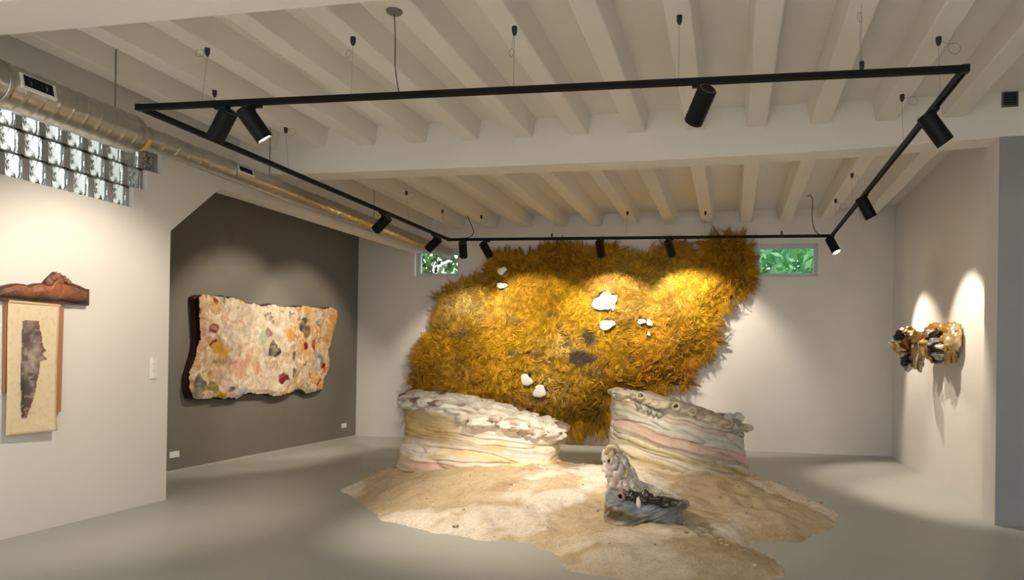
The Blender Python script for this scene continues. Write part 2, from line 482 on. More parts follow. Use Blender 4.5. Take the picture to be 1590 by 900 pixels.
grille(6.95, 3.53, .102, .22, 'dark air grille in a white frame on the narrow duct')
for y, cz, r, zt in ((5.35, 3.516, .165, ZS), (7.50, 3.53, .102, ZS), (10.0, 3.53, .102, ZS)):
    m = MB(); m.tube([(-5.32, y, cz + r - .01), (-5.32, y, zt)], .006, 6); m.lathe([(.0, -.012), (.02, -.012), (.02, 0)], (-5.32, y, zt), (0, 0, 1), 10); m.build('hanger_rod', M_WIRE, dr)

# ================================================================== LIGHTING TRACK
ZT = 3.53
CN = [(-4.715, 4.978), (1.498, 5.209), (1.486, 11.71), (-4.69, 11.40)]
tr = empty('lighting_track', (-1.6, 8.3, ZT), 'black rectangular suspended lighting track hung from the ceiling', 'track')
def rail(a, b):
    a = Vector((*a, ZT)); b = Vector((*b, ZT)); d = (b - a).normalized(); nrm = Vector((-d.y, d.x, 0)); up = Vector((0, 0, 1))
    hw, hh = .020, .022
    prof = [(-hw, hh), (hw, hh), (hw, -hh), (.008, -hh), (.008, -hh + .016), (-.008, -hh + .016), (-.008, -hh), (-hw, -hh)]
    a = a - d * hw; b = b + d * hw
    vs = [p + nrm * q[0] + up * q[1] for p in (a, b) for q in prof]; n = len(prof)
    fs = [tuple(range(n))[::-1], tuple(range(n, 2 * n))] + [(i, (i + 1) % n, (i + 1) % n + n, i + n) for i in range(n)]
    m = MB(); m.add(vs, fs); return m.build('rail', M_BLACK, tr)
for i in range(4): rail(CN[i], CN[(i + 1) % 4])
for c in CN:
    m = MB(); m.box(c[0] - .026, c[0] + .026, c[1] - .026, c[1] + .026, ZT - .026, ZT + .025); bevel(m.build('corner_joint', M_BLACK, tr), .004)

def lamp(anchor, target, label, power=150, size=50, blend=.6, col=(1.0, .86, .68), rad=.03, drop=.15):
    ax, ay = anchor; zb = ZT - .022
    root = empty('track_spotlight', (ax, ay, zb), label, 'spotlight', 'black cylinder spotlights on the track')
    c = Vector((ax, ay, zb - drop)); d = (Vector(target) - c).normalized()
    # rail direction nearest
    best = min(range(4), key=lambda i: abs((Vector(CN[(i + 1) % 4]) - Vector(CN[i])).normalized().cross((Vector((ax, ay)) - Vector(CN[i])))) if True else 0)
    t2 = (Vector(CN[(best + 1) % 4]) - Vector(CN[best])).normalized()
    t = Vector((t2.x, t2.y, 0)); nn = Vector((-t2.y, t2.x, 0))
    m = MB(); vs = [Vector((ax, ay, zb)) + t * u + nn * v + Vector((0, 0, h)) for h in (-.022, 0) for v in (-.017, .017) for u in (-.06, .06)]
    m.add(vs, [(0, 2, 3, 1), (4, 5, 7, 6), (0, 1, 5, 4), (2, 6, 7, 3), (0, 4, 6, 2), (1, 3, 7, 5)]); m.build('adapter', M_BLACK, root)
    piv = c - d * .02
    hor = d.cross(Vector((0, 0, 1)))
    hor = hor.normalized() if hor.length > .05 else Vector((1, 0, 0))
    m = MB(); m.tube([(ax, ay, zb - .02), tuple(Vector((ax, ay, zb - drop * .45))), tuple(piv - d * .06 )], .011, 10); m.build('stem', M_BLACK, root, True)
    R0 = .068; Lh = .135
    m = MB(); m.lathe([(0.001, -Lh), (R0 - .008, -Lh), (R0, -Lh + .008), (R0, Lh - .002), (R0 - .003, Lh), (R0 - .007, Lh), (R0 - .008, Lh - .012), (R0 - .012, Lh - .02)], c, d, 28)
    b = m.build('housing', M_BLACK, root, True)
    em = b.modifiers.new('es', 'EDGE_SPLIT'); em.split_angle = math.radians(35)
    m = MB(); m.lathe([(.001, Lh - .012), (R0 - .010, Lh - .012)], c, d, 28)
    le = m.build('lens', M_LAMP, root); le['label'] = 'glowing warm lens'
    m = MB(); m.lathe([(R0 - .02, -Lh - .003), (R0 - .012, -Lh - .003), (R0 - .012, -Lh), ], c, d, 24); m.build('rear_ring', mat('grey_ring', (.08, .08, .08), .4), root)
    ld = bpy.data.lights.new('spot_beam', 'SPOT'); ld.energy = power * SPOT; ld.color = col; ld.spot_size = math.radians(size); ld.spot_blend = blend; ld.shadow_soft_size = rad
    lo = bpy.data.objects.new('spot_beam', ld); COL.objects.link(lo)
    lo.parent = root; lo.matrix_parent_inverse = root.matrix_world.inverted()
    p = c + d * (Lh + .012)
    lo.matrix_world = Matrix.Translation(p) @ (-d).to_track_quat('Z', 'Y').to_matrix().to_4x4()
    return root
def onrail(i, t):
    a, b = CN[i], CN[(i + 1) % 4]; return (a[0] + (b[0] - a[0]) * t, a[1] + (b[1] - a[1]) * t)
def fx(i, x): a, b = CN[i], CN[(i + 1) % 4]; return onrail(i, (x - a[0]) / (b[0] - a[0]))
def fy(i, y): a, b = CN[i], CN[(i + 1) % 4]; return onrail(i, (y - a[1]) / (b[1] - a[1]))
lamp(fx(0, -3.98), (-5.86, 5.6, 1.15), 'black spotlight tilted left, crossing its neighbour on the near rail', 108, 96, .7)
lamp(fx(0, -3.70), (-1.9, 6.5, .2), 'black spotlight with lit lens tilted right at left of near rail', 300, 62, 1.)
lamp(fx(0, -.245), (-2.0, 8.2, .6), 'lone black spotlight tilted left at right of near rail', 430, 50, 1.)
lamp(fy(1, 5.92), (2.9, 6.2, 1.5), 'largest spotlight on the right rail, lit lens aimed right', 60, 60, .8)
lamp(fy(1, 8.8), (2.62, 9.0, 1.3), 'black spotlight halfway along the right rail aimed at right wall', 125, 68, .5)
lamp(fy(1, 11.55), (2.55, 10.7, 1.0), 'black spotlight with lit lens at the far right corner', 150, 70, .5)
lamp(fy(3, 9.06), (-7.1, 9.5, 1.4), 'black spotlight halfway along the left rail aimed left', 125, 76, .5)
lamp(fy(3, 10.78), (-7.1, 11.1, 1.4), 'black spotlight near the far left corner on the left rail', 110, 76, .5)
lamp(fx(2, -4.44), (-4.75, 12.7, 1.5), 'leftmost spotlight on the far rail in front of the window', 90, 84, .5)
lamp(fx(2, -4.04), (-3.55, 12.7, 2.0), 'spotlight tilted right on the far rail beside the window', 110, 84, .5)
lamp(fx(2, -2.127), (-2.1, 12.7, 2.1), 'spotlight hanging at the middle of the far rail before the fur', 130, 84, .5)
lamp(fx(2, -1.004), (-.7, 12.7, 2.25), 'right-hand spotlight on the far rail before the fur', 130, 84, .5)

# a second track lights the front half of the room, behind the viewpoint
CN_FAR = CN
CN = [(-4.2, -3.2), (3.0, -3.2), (3.0, 2.6), (-4.2, 2.6)]
tr2 = empty('lighting_track', (-.6, -.3, ZT), 'second suspended lighting track in the front half of the room', 'track')
tr = tr2
for i in range(4): rail(CN[i], CN[(i + 1) % 4])
FR = 640; NW = (1.0, .90, .78)
lamp(onrail(0, .2), (-2.6, -2.0, 0), 'spotlight of the front track aimed at left floor', FR, 96, 1., NW)
lamp(onrail(0, .8), (1.6, -2.0, 0), 'spotlight of the front track aimed at right floor', FR, 96, 1., NW)
lamp(onrail(1, .5), (2.2, -.6, 0), 'spotlight of the front track aimed at floor by the side wall', FR, 96, 1., NW)
lamp(onrail(3, .7), (-3.6, -1.8, 0), 'spotlight of the front track aimed at floor by far end of left wall', FR, 96, 1., NW)
lamp(onrail(3, .3), (-3.6, .2, 0), 'spotlight of the front track aimed at floor by near end of left wall', FR, 96, 1., NW)
lamp(onrail(2, .5), (-.6, .2, 0), 'spotlight of the front track aimed at the floor by viewpoint', FR, 80, 1., NW)
CN = CN_FAR

# ----- suspension cables
def torus_pts(c, r, n=22, sx=1., ax='xz'):
    P = []
    for i in range(n + 1):
        th = 2 * math.pi * i / n
        P.append((c[0] + r * sx * math.cos(th), c[1] + .3 * r * math.sin(th + .6), c[2] + r * math.sin(th)))
    return P
def susp(top, rail_pt, label, loop=None, lr=.045, on_rail=False):
    x, y = top
    root = empty('suspension_cable', (x, y, ZJ), label, 'cable', 'wire suspensions of the lighting track')
    cz = ZT + .022 if on_rail else ZJ
    m = MB()
    if on_rail: m.lathe([(.0, .0), (.008, 0), (.017, .02), (.017, .06), (.0, .065)], (rail_pt[0], rail_pt[1], cz), (0, 0, 1), 14)
    else: m.lathe([(.0, -.065), (.010, -.062), (.019, -.04), (.021, 0), (0, 0)], (x, y, cz), (0, 0, 1), 14)
    m.build('cone_grip', M_CONE, root, True)
    m = MB(); m.tube([(x, y, ZJ - (.0 if on_rail else .06)), (rail_pt[0], rail_pt[1], ZT + .02)], .0014, 5); m.build('wire', M_WIRE, root)
    if loop:
        m = MB(); m.tube(torus_pts((x + loop[0], y, cz + loop[1]), lr, 22, loop[2] if len(loop) > 2 else 1.), .0016, 5, caps=False)
        m.tube([(x, y, cz - .03), (x + loop[0] * .6, y, cz + loop[1] * .55), (x + loop[0] * .95, y, cz + loop[1] + lr * .8)], .0012, 4); m.build('slack_loop', M_WIRE, root)
F = [(-4.16, 5.05, 'leftmost wire suspension of the near rail with a round slack loop', (-.07, -.03)),
     (-2.89, 5.06, 'wire suspension of the near rail left of the ceiling rose', (-.035, -.125, .5)),
     (-1.61, 5.10, 'wire suspension at the middle of the near rail with narrow loop', (-.02, -.19, .4)),
     (-.40, 5.13, 'wire suspension of the near rail beside the lone spotlight', None)]
for x, y, lb, lp in F: susp((x, y), fx(0, x), lb, lp, .035)
susp((.83, 5.17), fx(0, .84), 'wire suspension near the right end of the near rail, grip on rail', (-.01, .36, .4), .04, True)
for y, lb, lp in ((5.87, 'wire suspension of the left rail just behind the paired spotlights', (.0, -.3, 1.)), (6.96, 'wire suspension of the left rail in front of the middle beam', (.07, -.05)), (9.9, 'wire suspension of the left rail behind the middle beam', (.09, -.06)), (11.25, 'wire suspension of the left rail near the far corner', (.0, -.1, .6))):
    susp((-4.75, y), fy(3, y), lb, lp, .045)
for y, lb, lp in ((5.79, 'wire suspension of the right rail nearest the front corner', (.11, -.09)), (6.97, 'wire suspension of the right rail in front of the middle beam', (.09, -.06)), (9.76, 'wire suspension of the right rail behind the middle beam', (.06, -.07, .5)), (11.25, 'wire suspension of the right rail near the far corner', (.11, -.12))):
    susp((1.48, y), fy(1, y), lb, lp, .045)
for x, y, lb, lp in ((-4.25, 11.75, 'wire suspension of the far rail near the left cable', (.06, -.1)), (-1.72, 11.75, 'wire suspension at the middle of the far rail', None), (-.46, 11.9, 'wire suspension of the far rail above the right of the fur', (.08, -.08))):
    susp((x, y), fx(2, x), lb, lp, .04)
for x, lb in ((-2.93, 'small grip on the far rail above the fur top'), (.735, 'small grip on the far rail above the right window')):
    susp((x, 11.7), fx(2, x), lb, None, .04, True)

def cable(name, pts, r, label, extra=None):
    root = empty(name, pts[0], label, 'cable')
    P = [Vector(p) for p in pts]; out = []
    for i in range(len(P) - 1):
        p0, p1, p2, p3 = P[max(i - 1, 0)], P[i], P[i + 1], P[min(i + 2, len(P) - 1)]
        for k in range(6):
            t = k / 6; out.append(.5 * ((2 * p1) + (p2 - p0) * t + (2 * p0 - 5 * p1 + 4 * p2 - p3) * t * t + (3 * p1 - p0 - 3 * p2 + p3) * t ** 3))
    out.append(P[-1])
    m = MB(); m.tube(out, r, 7); m.build('cord', M_CABLE, root, True)
    if extra: extra(root)
a = fx(0, -2.50)
def rose(root):
    m = MB(); m.lathe([(0, -.022), (.05, -.018), (.058, -.006), (.058, 0), (0, 0)], (-2.38, 4.72, ZJ), (0, 0, 1), 24); m.build('ceiling_rose', mat('rose_grey', (.16, .15, .14), .4), root, True)
cable('feed_cable', [(-2.38, 4.72, ZJ - .01), (-2.40, 4.78, 3.85), (-2.47, 4.93, 3.68), (a[0], a[1], ZT + .01)], .004, 'thin power cable dropping from dark ceiling rose to near rail', rose)
a = fx(2, -4.55)
cable('power_cable', [(-4.50, 11.75, ZS), (-4.50, 11.75, 4.0), (-4.42, 11.7, 3.85), (-4.33, 11.6, 3.68), (-4.38, 11.5, 3.58), (a[0], a[1], ZT + .02)], .007, 'black power cable curling to the far left corner of the track')
a = fx(2, 1.30)
cable('power_cable', [(1.13, 11.9, ZS - .02), (1.19, 11.9, ZS - .02), (1.21, 11.85, 4.1), (1.20, 11.8, 3.85), (1.23, 11.75, 3.65), (a[0], a[1], ZT + .02)], .007, 'black power cable bending to the far right corner of the track')

# ================================================================== SWITCHES AND SOCKETS
sw = empty('light_switch', (XL, 6.42, 1.30), 'white three-gang light switch on the left wall by the opening', 'switch')
m = MB(); m.box(XL, XL + .012, 6.375, 6.465, 1.285, 1.51); bevel(m.build('plate', M_WHITEP, sw), .004)
for z in (1.325, 1.398, 1.47):
    m = MB(); m.box(XL + .011, XL + .018, 6.392, 6.448, z - .028, z + .028); bevel(m.build('rocker', M_WHITEP, sw), .003)
def socket(y, z, label, gang):
    s = empty('power_socket', (-7.2, y, z), label, 'socket')
    w_ = .08 * gang
    m = MB(); m.box(-7.2, -7.186, y - w_ / 2 - .005, y + w_ / 2 + .005, z - .042, z + .042); bevel(m.build('plate', M_WHITEP, s), .004)
    for k in range(gang):
        yc = y - w_ / 2 + .08 * (k + .5)
        m = MB(); m.lathe([(.03, .016), (.026, .016), (.024, .002), (.001, .002)], (-7.2 + .0, yc, z), (1, 0, 0), 18); m.build('outlet', M_WHITEP, s, True)
socket(8.26, .22, 'white double socket at the left foot of the dark wall', 2)
socket(12.50, .235, 'white socket at the right foot of the dark wall', 2)
bs = empty('power_socket', (-2.63, YB, .23), 'small white socket on back wall under the fur fringe', 'socket')
m = MB(); m.box(-2.68, -2.58, YB - .014, YB, .19, .28); bevel(m.build('plate', M_WHITEP, bs), .004)
m = MB(); m.lathe([(.03, .016), (.026, .016), (.024, .002), (.001, .002)], (-2.63, YB, .235), (0, -1, 0), 18); m.build('outlet', M_WHITEP, bs, True)

# ================================================================== FUR HANGING
FUR = [(-5.94, 0.5), (-5.98, 0.99), (-5.89, 1.18), (-5.92, 1.48), (-5.83, 1.73), (-5.67, 1.95), (-5.5, 2.16), (-5.45, 2.4), (-5.48, 2.64), (-5.41, 2.82), (-5.2, 2.88), (-4.82, 2.94), (-4.51, 3.12), (-4.42, 3.3), (-4.35, 3.44), (-4.2, 3.51), (-4.05, 3.46), (-3.95, 3.4), (-3.8, 3.48), (-3.68, 3.4), (-3.49, 3.49), (-3.37, 3.57), (-3.22, 3.65), (-3.07, 3.6), (-2.92, 3.55), (-2.74, 3.57), (-2.52, 3.5), (-2.38, 3.61), (-2.2, 3.52), (-2.03, 3.55), (-1.85, 3.4), (-1.68, 3.37), (-1.51, 3.48), (-1.33, 3.46), (-1.17, 3.59), (-1.0, 3.61), (-0.88, 3.53), (-0.85, 3.41), (-0.6, 3.43), (-0.49, 3.58), (-0.41, 3.68), (-0.27, 3.75), (-0.1, 3.71), (0.06, 3.73), (0.2, 3.66), (0.27, 3.51), (0.26, 3.36), (0.32, 3.19), (0.29, 2.97), (0.24, 2.8), (0.13, 2.69), (-0.03, 2.6), (-0.14, 2.49), (-0.28, 2.35), (-0.33, 2.22), (-0.28, 2.07), (-0.23, 1.85), (-0.35, 1.68), (-0.57, 1.58), (-0.72, 1.5), (-0.71, 1.33), (-0.73, 1.13), (-0.96, 1.1), (-1.19, 1.1), (-1.41, 1.0), (-1.76, 0.85), (-2.1, 0.79), (-2.16, 0.55), (-2.19, 0.36), (-2.33, 0.33), (-2.51, 0.39), (-2.69, 0.32), (-2.87, 0.23), (-3.02, 0.35), (-3.29, 0.32), (-3.9, 0.26), (-5.16, 0.34), (-5.68, 0.33)]
HOLES = [(-4.17, 3.16, 0.08, 0.07), (-4.17, 2.89, 0.09, 0.06), (-3.68, 1.16, 0.11, 0.1), (-3.42, 0.96, 0.13, 0.1), (-2.27, 2.59, 0.17, 0.17), (-2.07, 2.65, 0.05, 0.07), (-2.1, 2.51, 0.05, 0.06), (-2.2, 2.18, 0.15, 0.08), (-1.58, 2.24, 0.06, 0.05), (-1.44, 2.22, 0.05, 0.06), (-1.45, 2.02, 0.03, 0.03)]
DARK = [(-2.52, 1.94, .16, .2), (-2.63, 1.59, .3, .15), (-3.53, 1.66, .22, .1), (-3.96, 1.65, .2, .07), (-4.9, 2.03, .15, .1), (-5.16, 1.97, .12, .06), (-4.59, 2.28, .1, .05), (-4.03, 2.34, .12, .05), (-3.87, 2.22, .14, .07), (-3.24, 2.36, .12, .07), (-3.06, 2.13, .08, .12), (-2.93, 1.82, .12, .08), (-3.29, 1.52, .15, .06), (-0.97, 2.01, .08, .1), (-2.4, 1.3, .25, .1)]
def sdf(P, poly):
    P = np.asarray(P, float); poly = np.asarray(poly, float)
    d = np.full(len(P), 1e9); ins = np.zeros(len(P), bool); gx = np.zeros((len(P), 2))
    n = len(poly)
    for i in range(n):
        a, b = poly[i], poly[(i + 1) % n]; e_ = b - a; w_ = P - a
        t = np.clip((w_ @ e_) / (e_ @ e_), 0, 1); q = w_ - t[:, None] * e_; dd = np.hypot(q[:, 0], q[:, 1])
        k = dd < d; d[k] = dd[k]; gx[k] = q[k]
        c = ((a[1] > P[:, 1]) != (b[1] > P[:, 1]))
        with np.errstate(divide='ignore', invalid='ignore'):
            xi = (b[0] - a[0]) * (P[:, 1] - a[1]) / (b[1] - a[1]) + a[0]
        ins ^= c & (P[:, 0] < xi)
    nrm = gx / np.maximum(np.hypot(gx[:, 0], gx[:, 1]), 1e-9)[:, None]
    nrm[ins] *= -1      # outward
    return np.where(ins, d, -d), nrm
def hole_d(P):
    r = np.full(len(P), 1e9)
    wob = .18 * vnoise(np.stack([P[:, 0] * 14, P[:, 1] * 14, np.zeros(len(P))], 1), 41)
    for x, z, a, b in HOLES:
        r = np.minimum(r, np.hypot((P[:, 0] - x) / a, (P[:, 1] - z) / b) + wob)
    return r
def relief(P):
    q = np.stack([P[:, 0] * 1.6, P[:, 1] * 1.6, np.zeros(len(P))], 1)
    return .05 * fbm(q, 4, 21) + .02 * fbm(q * 5, 2, 22)
def fur_y(P, d): return 12.86 - .03 - .10 * sst(0, .5, d) - relief(P)
def fur_col(P, r):
    q = np.stack([P[:, 0], P[:, 1], np.zeros(len(P))], 1)
    gold = np.array((.68, .39, .012)); straw = np.array((.68, .48, .14)); amber = np.array((.34, .145, .006)); brown = np.array((.10, .045, .006)); och = np.array((.47, .245, .010))
    n1 = fbm(q * 1.7, 4, 31)[:, None]; n2 = fbm(q * 4.5 + 9, 3, 32)[:, None]
    c = och + (gold - och) * sst(-.25, .3, n1)
    def blob(x, z, a, b): return np.exp(-(((P[:, 0] - x) / a) ** 2 + ((P[:, 1] - z) / b) ** 2))[:, None]
    st = blob(-4.9, 2.55, .6, .35) + .9 * blob(-3.3, 1.0, .5, .3) + .7 * blob(-1.9, 2.75, .5, .5) + .6 * blob(-1.0, 2.9, .4, .4) + .9 * blob(-3.0, 1.75, .5, .25) + .5 * blob(-5.2, 1.3, .3, .2)
    c = c + (straw - c) * np.clip(st * (.55 + .9 * n2 + .2), 0, .9)
    am = blob(-5.7, 1.2, .45, .6) + blob(-.9, 1.45, .7, .45) + .7 * blob(-.1, 3.3, .4, .5) + .6 * blob(-1.6, 1.5, .6, .5) + .5 * sst(3.05, 3.5, P[:, 1])[:, None]
    c = c + (amber - c) * np.clip(am * (.7 + .6 * n1), 0, .85)
    br = .9 * blob(-2.6, .6, .5, .4) + .5 * blob(-2.0, .9, .5, .3) + .5 * blob(-3.4, .7, .5, .25) + .35 * blob(-.8, 1.2, .4, .2)
    c = c + (brown - c) * np.clip(br * (.7 + 1.0 * n2), 0, .8)
    wob = .35 * fbm(q * 6, 3, 33)
    kk = np.zeros(len(P))
    for i_, (x, z, a, b) in enumerate(DARK):
        kk = np.maximum(kk, (.95 if i_ < 2 else .55) * (1 - sst(.5, 1.2, np.hypot((P[:, 0] - x) / a, (P[:, 1] - z) / b) + wob)))
    grey = np.array((.10, .085, .08))
    k = kk[:, None]
    c = c + (grey - c) * k
    return np.clip(c * (.45 + 1.0 * r[:, None]), 0, 1), k[:, 0]

fur = empty('fur_hanging', (-2.8, 12.85, .25), 'huge shaggy golden yellow fur hanging on the back wall', 'wall hanging')
M_HIDE = mat('felted_hide', vcol=True, rough=.95, spec=.1, bump=(40, .5, .02))
M_FUR = mat('golden_fur', vcol=True, rough=.62, spec=.25)
st = .035
gx, gz = np.meshgrid(np.arange(-6.1, .5, st), np.arange(.15, 3.85, st), indexing='ij')
P = np.stack([gx.ravel(), gz.ravel()], 1)
d, nr = sdf(P, FUR)
h = hole_d(P)
ok = ((d > .0) & (h > 1.0)).reshape(gx.shape)
idx = np.arange(gx.size).reshape(gx.shape)
fc = ok[:-1, :-1] & ok[1:, :-1] & ok[1:, 1:] & ok[:-1, 1:]
quads = np.stack([idx[:-1, :-1][fc], idx[1:, :-1][fc], idx[1:, 1:][fc], idx[:-1, 1:][fc]], 1)
used, inv = np.unique(quads, return_inverse=True)
quads = inv.reshape(-1, 4)
Pu = P[used]
V = np.stack([Pu[:, 0], fur_y(Pu, d[used]), Pu[:, 1]], 1)
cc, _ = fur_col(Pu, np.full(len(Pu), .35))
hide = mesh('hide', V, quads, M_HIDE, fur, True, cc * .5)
so = hide.modifiers.new('thick', 'SOLIDIFY'); so.thickness = .025; so.offset = -1

# tufts: tapered three-sided locks
def locks(N, seed, poly_pad=0.0, lmin=.07, lmax=.19, rad=(.007, .014), edge_only=False):
    rg = np.random.default_rng(seed)
    pts = []
    tot = 0
    while tot < N:
        c_ = np.stack([rg.uniform(-6.05, .4, N), rg.uniform(.18, 3.8, N)], 1)
        dd, nn = sdf(c_, FUR)
        k = (dd > .01) & (hole_d(c_) > 1.1) & (hole_d(c_ - np.array([0, .06])) > 1.0)
        if edge_only: k &= (dd < .12)
        pts.append((c_[k], dd[k], nn[k])); tot += k.sum()
    G = 7
    Pq = np.concatenate([a[0] for a in pts])[:N]; dd = np.concatenate([a[1] for a in pts])[:N]; nn = np.concatenate([a[2] for a in pts])[:N]
    root = Pq.copy(); gi = (np.arange(N) // G) * G
    cen = Pq[gi]; offs = rg.normal(0, .032, (N, 2)); Pq = cen; dd = dd[gi]; nn = nn[gi]
    y = fur_y(Pq, dd)
    q = np.stack([Pq[:, 0], Pq[:, 1], np.zeros(N)], 1)
    ang = -math.pi / 2 + 2.2 * fbm(q * 1.1, 3, 51) + 1.6 * fbm(q * 4, 2, 52) + rg.normal(0, .7, N)[gi] + rg.normal(0, .10, N)
    t = np.stack([np.cos(ang), np.sin(ang)], 1)
    we = (1 - sst(.0, .16, dd))[:, None] * 1.3
    t = t * (1 - np.clip(we, 0, 1) * .75) + nn * we
    t /= np.linalg.norm(t, axis=1)[:, None]
    L = rg.uniform(lmin, lmax, N)[gi] * rg.uniform(.8, 1.1, N) * (.8 + .5 * (dd < .1))
    col, dk_ = fur_col(Pq, .65 * rg.random(N)[gi] + .35 * rg.random(N))
    L = L * (1 - .55 * dk_)
    low = sst(1.3, .5, Pq[:, 1])
    L = L * (1 + .5 * low)
    lift = rg.uniform(.15, .75, N)[gi] * (1 - .5 * we[:, 0].clip(0, 1))
    r0 = rg.uniform(rad[0], rad[1], N)
    curl = rg.normal(0, .9, N)[gi] + .6 * fbm(q * 8, 2, 53)
    K = 4
    S_ = np.linspace(0, 1, K)
    ring = np.array([[math.cos(a), math.sin(a)] for a in (0, 2.094, 4.189)])
    pos = np.stack([Pq[:, 0], y + .012, Pq[:, 1]], 1)
    D = np.stack([t[:, 0], -lift, t[:, 1]], 1); D /= np.linalg.norm(D, axis=1)[:, None]
    side = np.stack([t[:, 1], np.zeros(N), -t[:, 0]], 1)
    VV = np.zeros((N, K, 3, 3)); 
    for k in range(K):
        s = S_[k]
        c = pos + np.stack([offs[:, 0], 0 * L, offs[:, 1]], 1) * (1 - .75 * s) + D * (L * s)[:, None] + side * (curl * L * s * s * .5)[:, None] + np.array([0, 1, 0]) * (lift * L * .55 * s * s)[:, None]
        rr = r0 * (1.0 - .85 * s ** 1.5)
        nb = np.cross(D, side)
        for j in range(3):
            VV[:, k, j] = c + (side * ring[j, 0] + nb * ring[j, 1]) * rr[:, None]
    VV = VV.reshape(-1, 3)
    base = (np.arange(N) * K * 3)[:, None]
    fl_ = []
    for k in range(K - 1):
        for j in range(3):
            j2 = (j + 1) % 3
            fl_.append([k * 3 + j, k * 3 + j2, (k + 1) * 3 + j2, (k + 1) * 3 + j])
    Fq = (base[:, None, :] + np.array(fl_)[None]).reshape(-1, 4)
    cc = np.repeat(col, K * 3, 0)
    return VV, Fq, cc
V, Fq, cc = locks(42000, 61, rad=(.005, .012))
f1 = mesh('wool_locks', V, Fq, M_FUR, fur, True, cc); tag(f1, 'shaggy golden wool locks', kind='stuff')
V, Fq, cc = locks(5200, 62, lmin=.10, lmax=.20, rad=(.004, .008), edge_only=True)
f2 = mesh('fringe', V, Fq, M_FUR, fur, True, cc); tag(f2, 'ragged outer fringe', kind='stuff')
# smooth white patches set into the fur
M_PATCH = mat('white_patch', (.86, .83, .78), .35, bump=(18, .3, .01))
for i, (x, z, a_, b_) in enumerate(HOLES):
    m = MB(); nn_ = 22; cy_ = float(fur_y(np.array([[x, z]]), np.array([1.]))[0]) - .055
    vs = []
    for k_, (rr_, dy_) in enumerate(((1.0, .03), (1.0, .004), (.93, 0), (.5, -.003), (.02, -.004))):
        for j in range(nn_):
            th = 2 * math.pi * j / nn_
            wb = 1 + .16 * math.sin(2 * th + i * 1.7) + .13 * math.sin(3 * th + i) + .05 * math.sin(7 * th + i * 2)
            vs.append((x + a_ * rr_ * wb * math.cos(th), cy_ + dy_, z + b_ * rr_ * wb * math.sin(th)))
    fs = [(k_ * nn_ + j, k_ * nn_ + (j + 1) % nn_, (k_ + 1) * nn_ + (j + 1) % nn_, (k_ + 1) * nn_ + j) for k_ in range(4) for j in range(nn_)]
    m.add(vs, fs); m.build('white_patch', M_PATCH, fur, True)
# threads across the round patch
m = MB()
m.tube([(-2.14, 12.66, 2.42), (-2.115, 12.655, 2.60), (-2.14, 12.66, 2.78)], .006, 5)
m.build('thread', mat('thread', (.35, .2, .03), .8), fur)

# ================================================================== SAND MOUND
MND = [(-4.4, 7.62), (-3.84, 7.04), (-3.22, 6.4), (-2.63, 5.95), (-2.11, 5.84), (-1.63, 5.9), (-1.37, 5.57), (-1.13, 5.2), (-.82, 5.05), (-.3, 4.98), (.1, 5.12), (.36, 5.4), (.38, 5.68), (.16, 6.25), (.3, 6.42), (.63, 6.43), (1.01, 7.28), (1.09, 7.74), (.8, 8.95), (.5, 9.6), (-.5, 9.9), (-1.6, 9.6), (-2.2, 9.4), (-3.2, 9.5), (-4.1, 9.0), (-4.5, 8.2)]
st = .022
gx, gy = np.meshgrid(np.arange(-4.75, 1.35, st), np.arange(4.75, 10.1, st), indexing='ij')
P = np.stack([gx.ravel(), gy.ravel()], 1)
q = np.stack([P[:, 0], P[:, 1], np.zeros(len(P))], 1)
warp = np.stack([fbm(q * 2.5, 3, 71), fbm(q * 2.5 + 5, 3, 72)], 1) * .09
d, _ = sdf(P + warp, MND)
d2 = d + .03 * fbm(q * 9, 3, 73)
A = .22 + .13 * sst(6.0, 7.9, P[:, 1]) - .06 * sst(-.2, .8, P[:, 0])
hgt = (A + .05) * (1 - np.exp(-np.maximum(d2, 0) / .75)) 
hgt += (.075 * fbm(q * 1.8, 4, 74) + .03 * fbm(q * 7, 4, 75) + .012 * np.maximum(fbm(q * 18, 2, 76), 0)) * sst(0, .3, d2)
hgt = np.where(d2 > 0, np.maximum(hgt, .002), -.02)
MH = hgt.reshape(gx.shape)
def mound_h(x, y):
    return float(MH[int(round((x + 4.75) / st)), int(round((y - 4.75) / st))])
ok = (d2 > -.03).reshape(gx.shape)
idx = np.arange(gx.size).reshape(gx.shape)
fc = ok[:-1, :-1] & ok[1:, :-1] & ok[1:, 1:] & ok[:-1, 1:]
quads = np.stack([idx[:-1, :-1][fc], idx[1:, :-1][fc], idx[1:, 1:][fc], idx[:-1, 1:][fc]], 1)
used, inv = np.unique(quads, return_inverse=True); quads = inv.reshape(-1, 4)
pn = fbm(q[used] * 1.6 + 3, 5, 77) + .35 * fbm(q[used] * 7, 3, 78)
wgt = sst(-.02, .28, pn)[:, None]
tan = np.array((.56, .44, .29)); wht = np.array((.74, .66, .56)); dkc = np.array((.42, .31, .18))
cc = tan + (wht - tan) * wgt
k = sst(.12, .5, fbm(q[used] * 2.3 + 30, 4, 79))[:, None] * (1 - wgt)
cc = cc + (dkc - cc) * k * .8
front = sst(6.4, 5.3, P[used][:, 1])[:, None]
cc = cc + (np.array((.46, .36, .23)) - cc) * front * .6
cc *= (1 + .12 * fbm(q[used] * 25, 2, 80))[:, None]
M_SAND = mat('sand', vcol=True, rough=.95, spec=.1, bump=(90, .5, .01), noise=(55, (.72, .68, .62), .52, .7))
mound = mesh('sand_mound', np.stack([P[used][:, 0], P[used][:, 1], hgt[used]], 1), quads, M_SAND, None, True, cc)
tag(mound, 'low spreading heap of tan and white sand on the floor', 'sand heap')
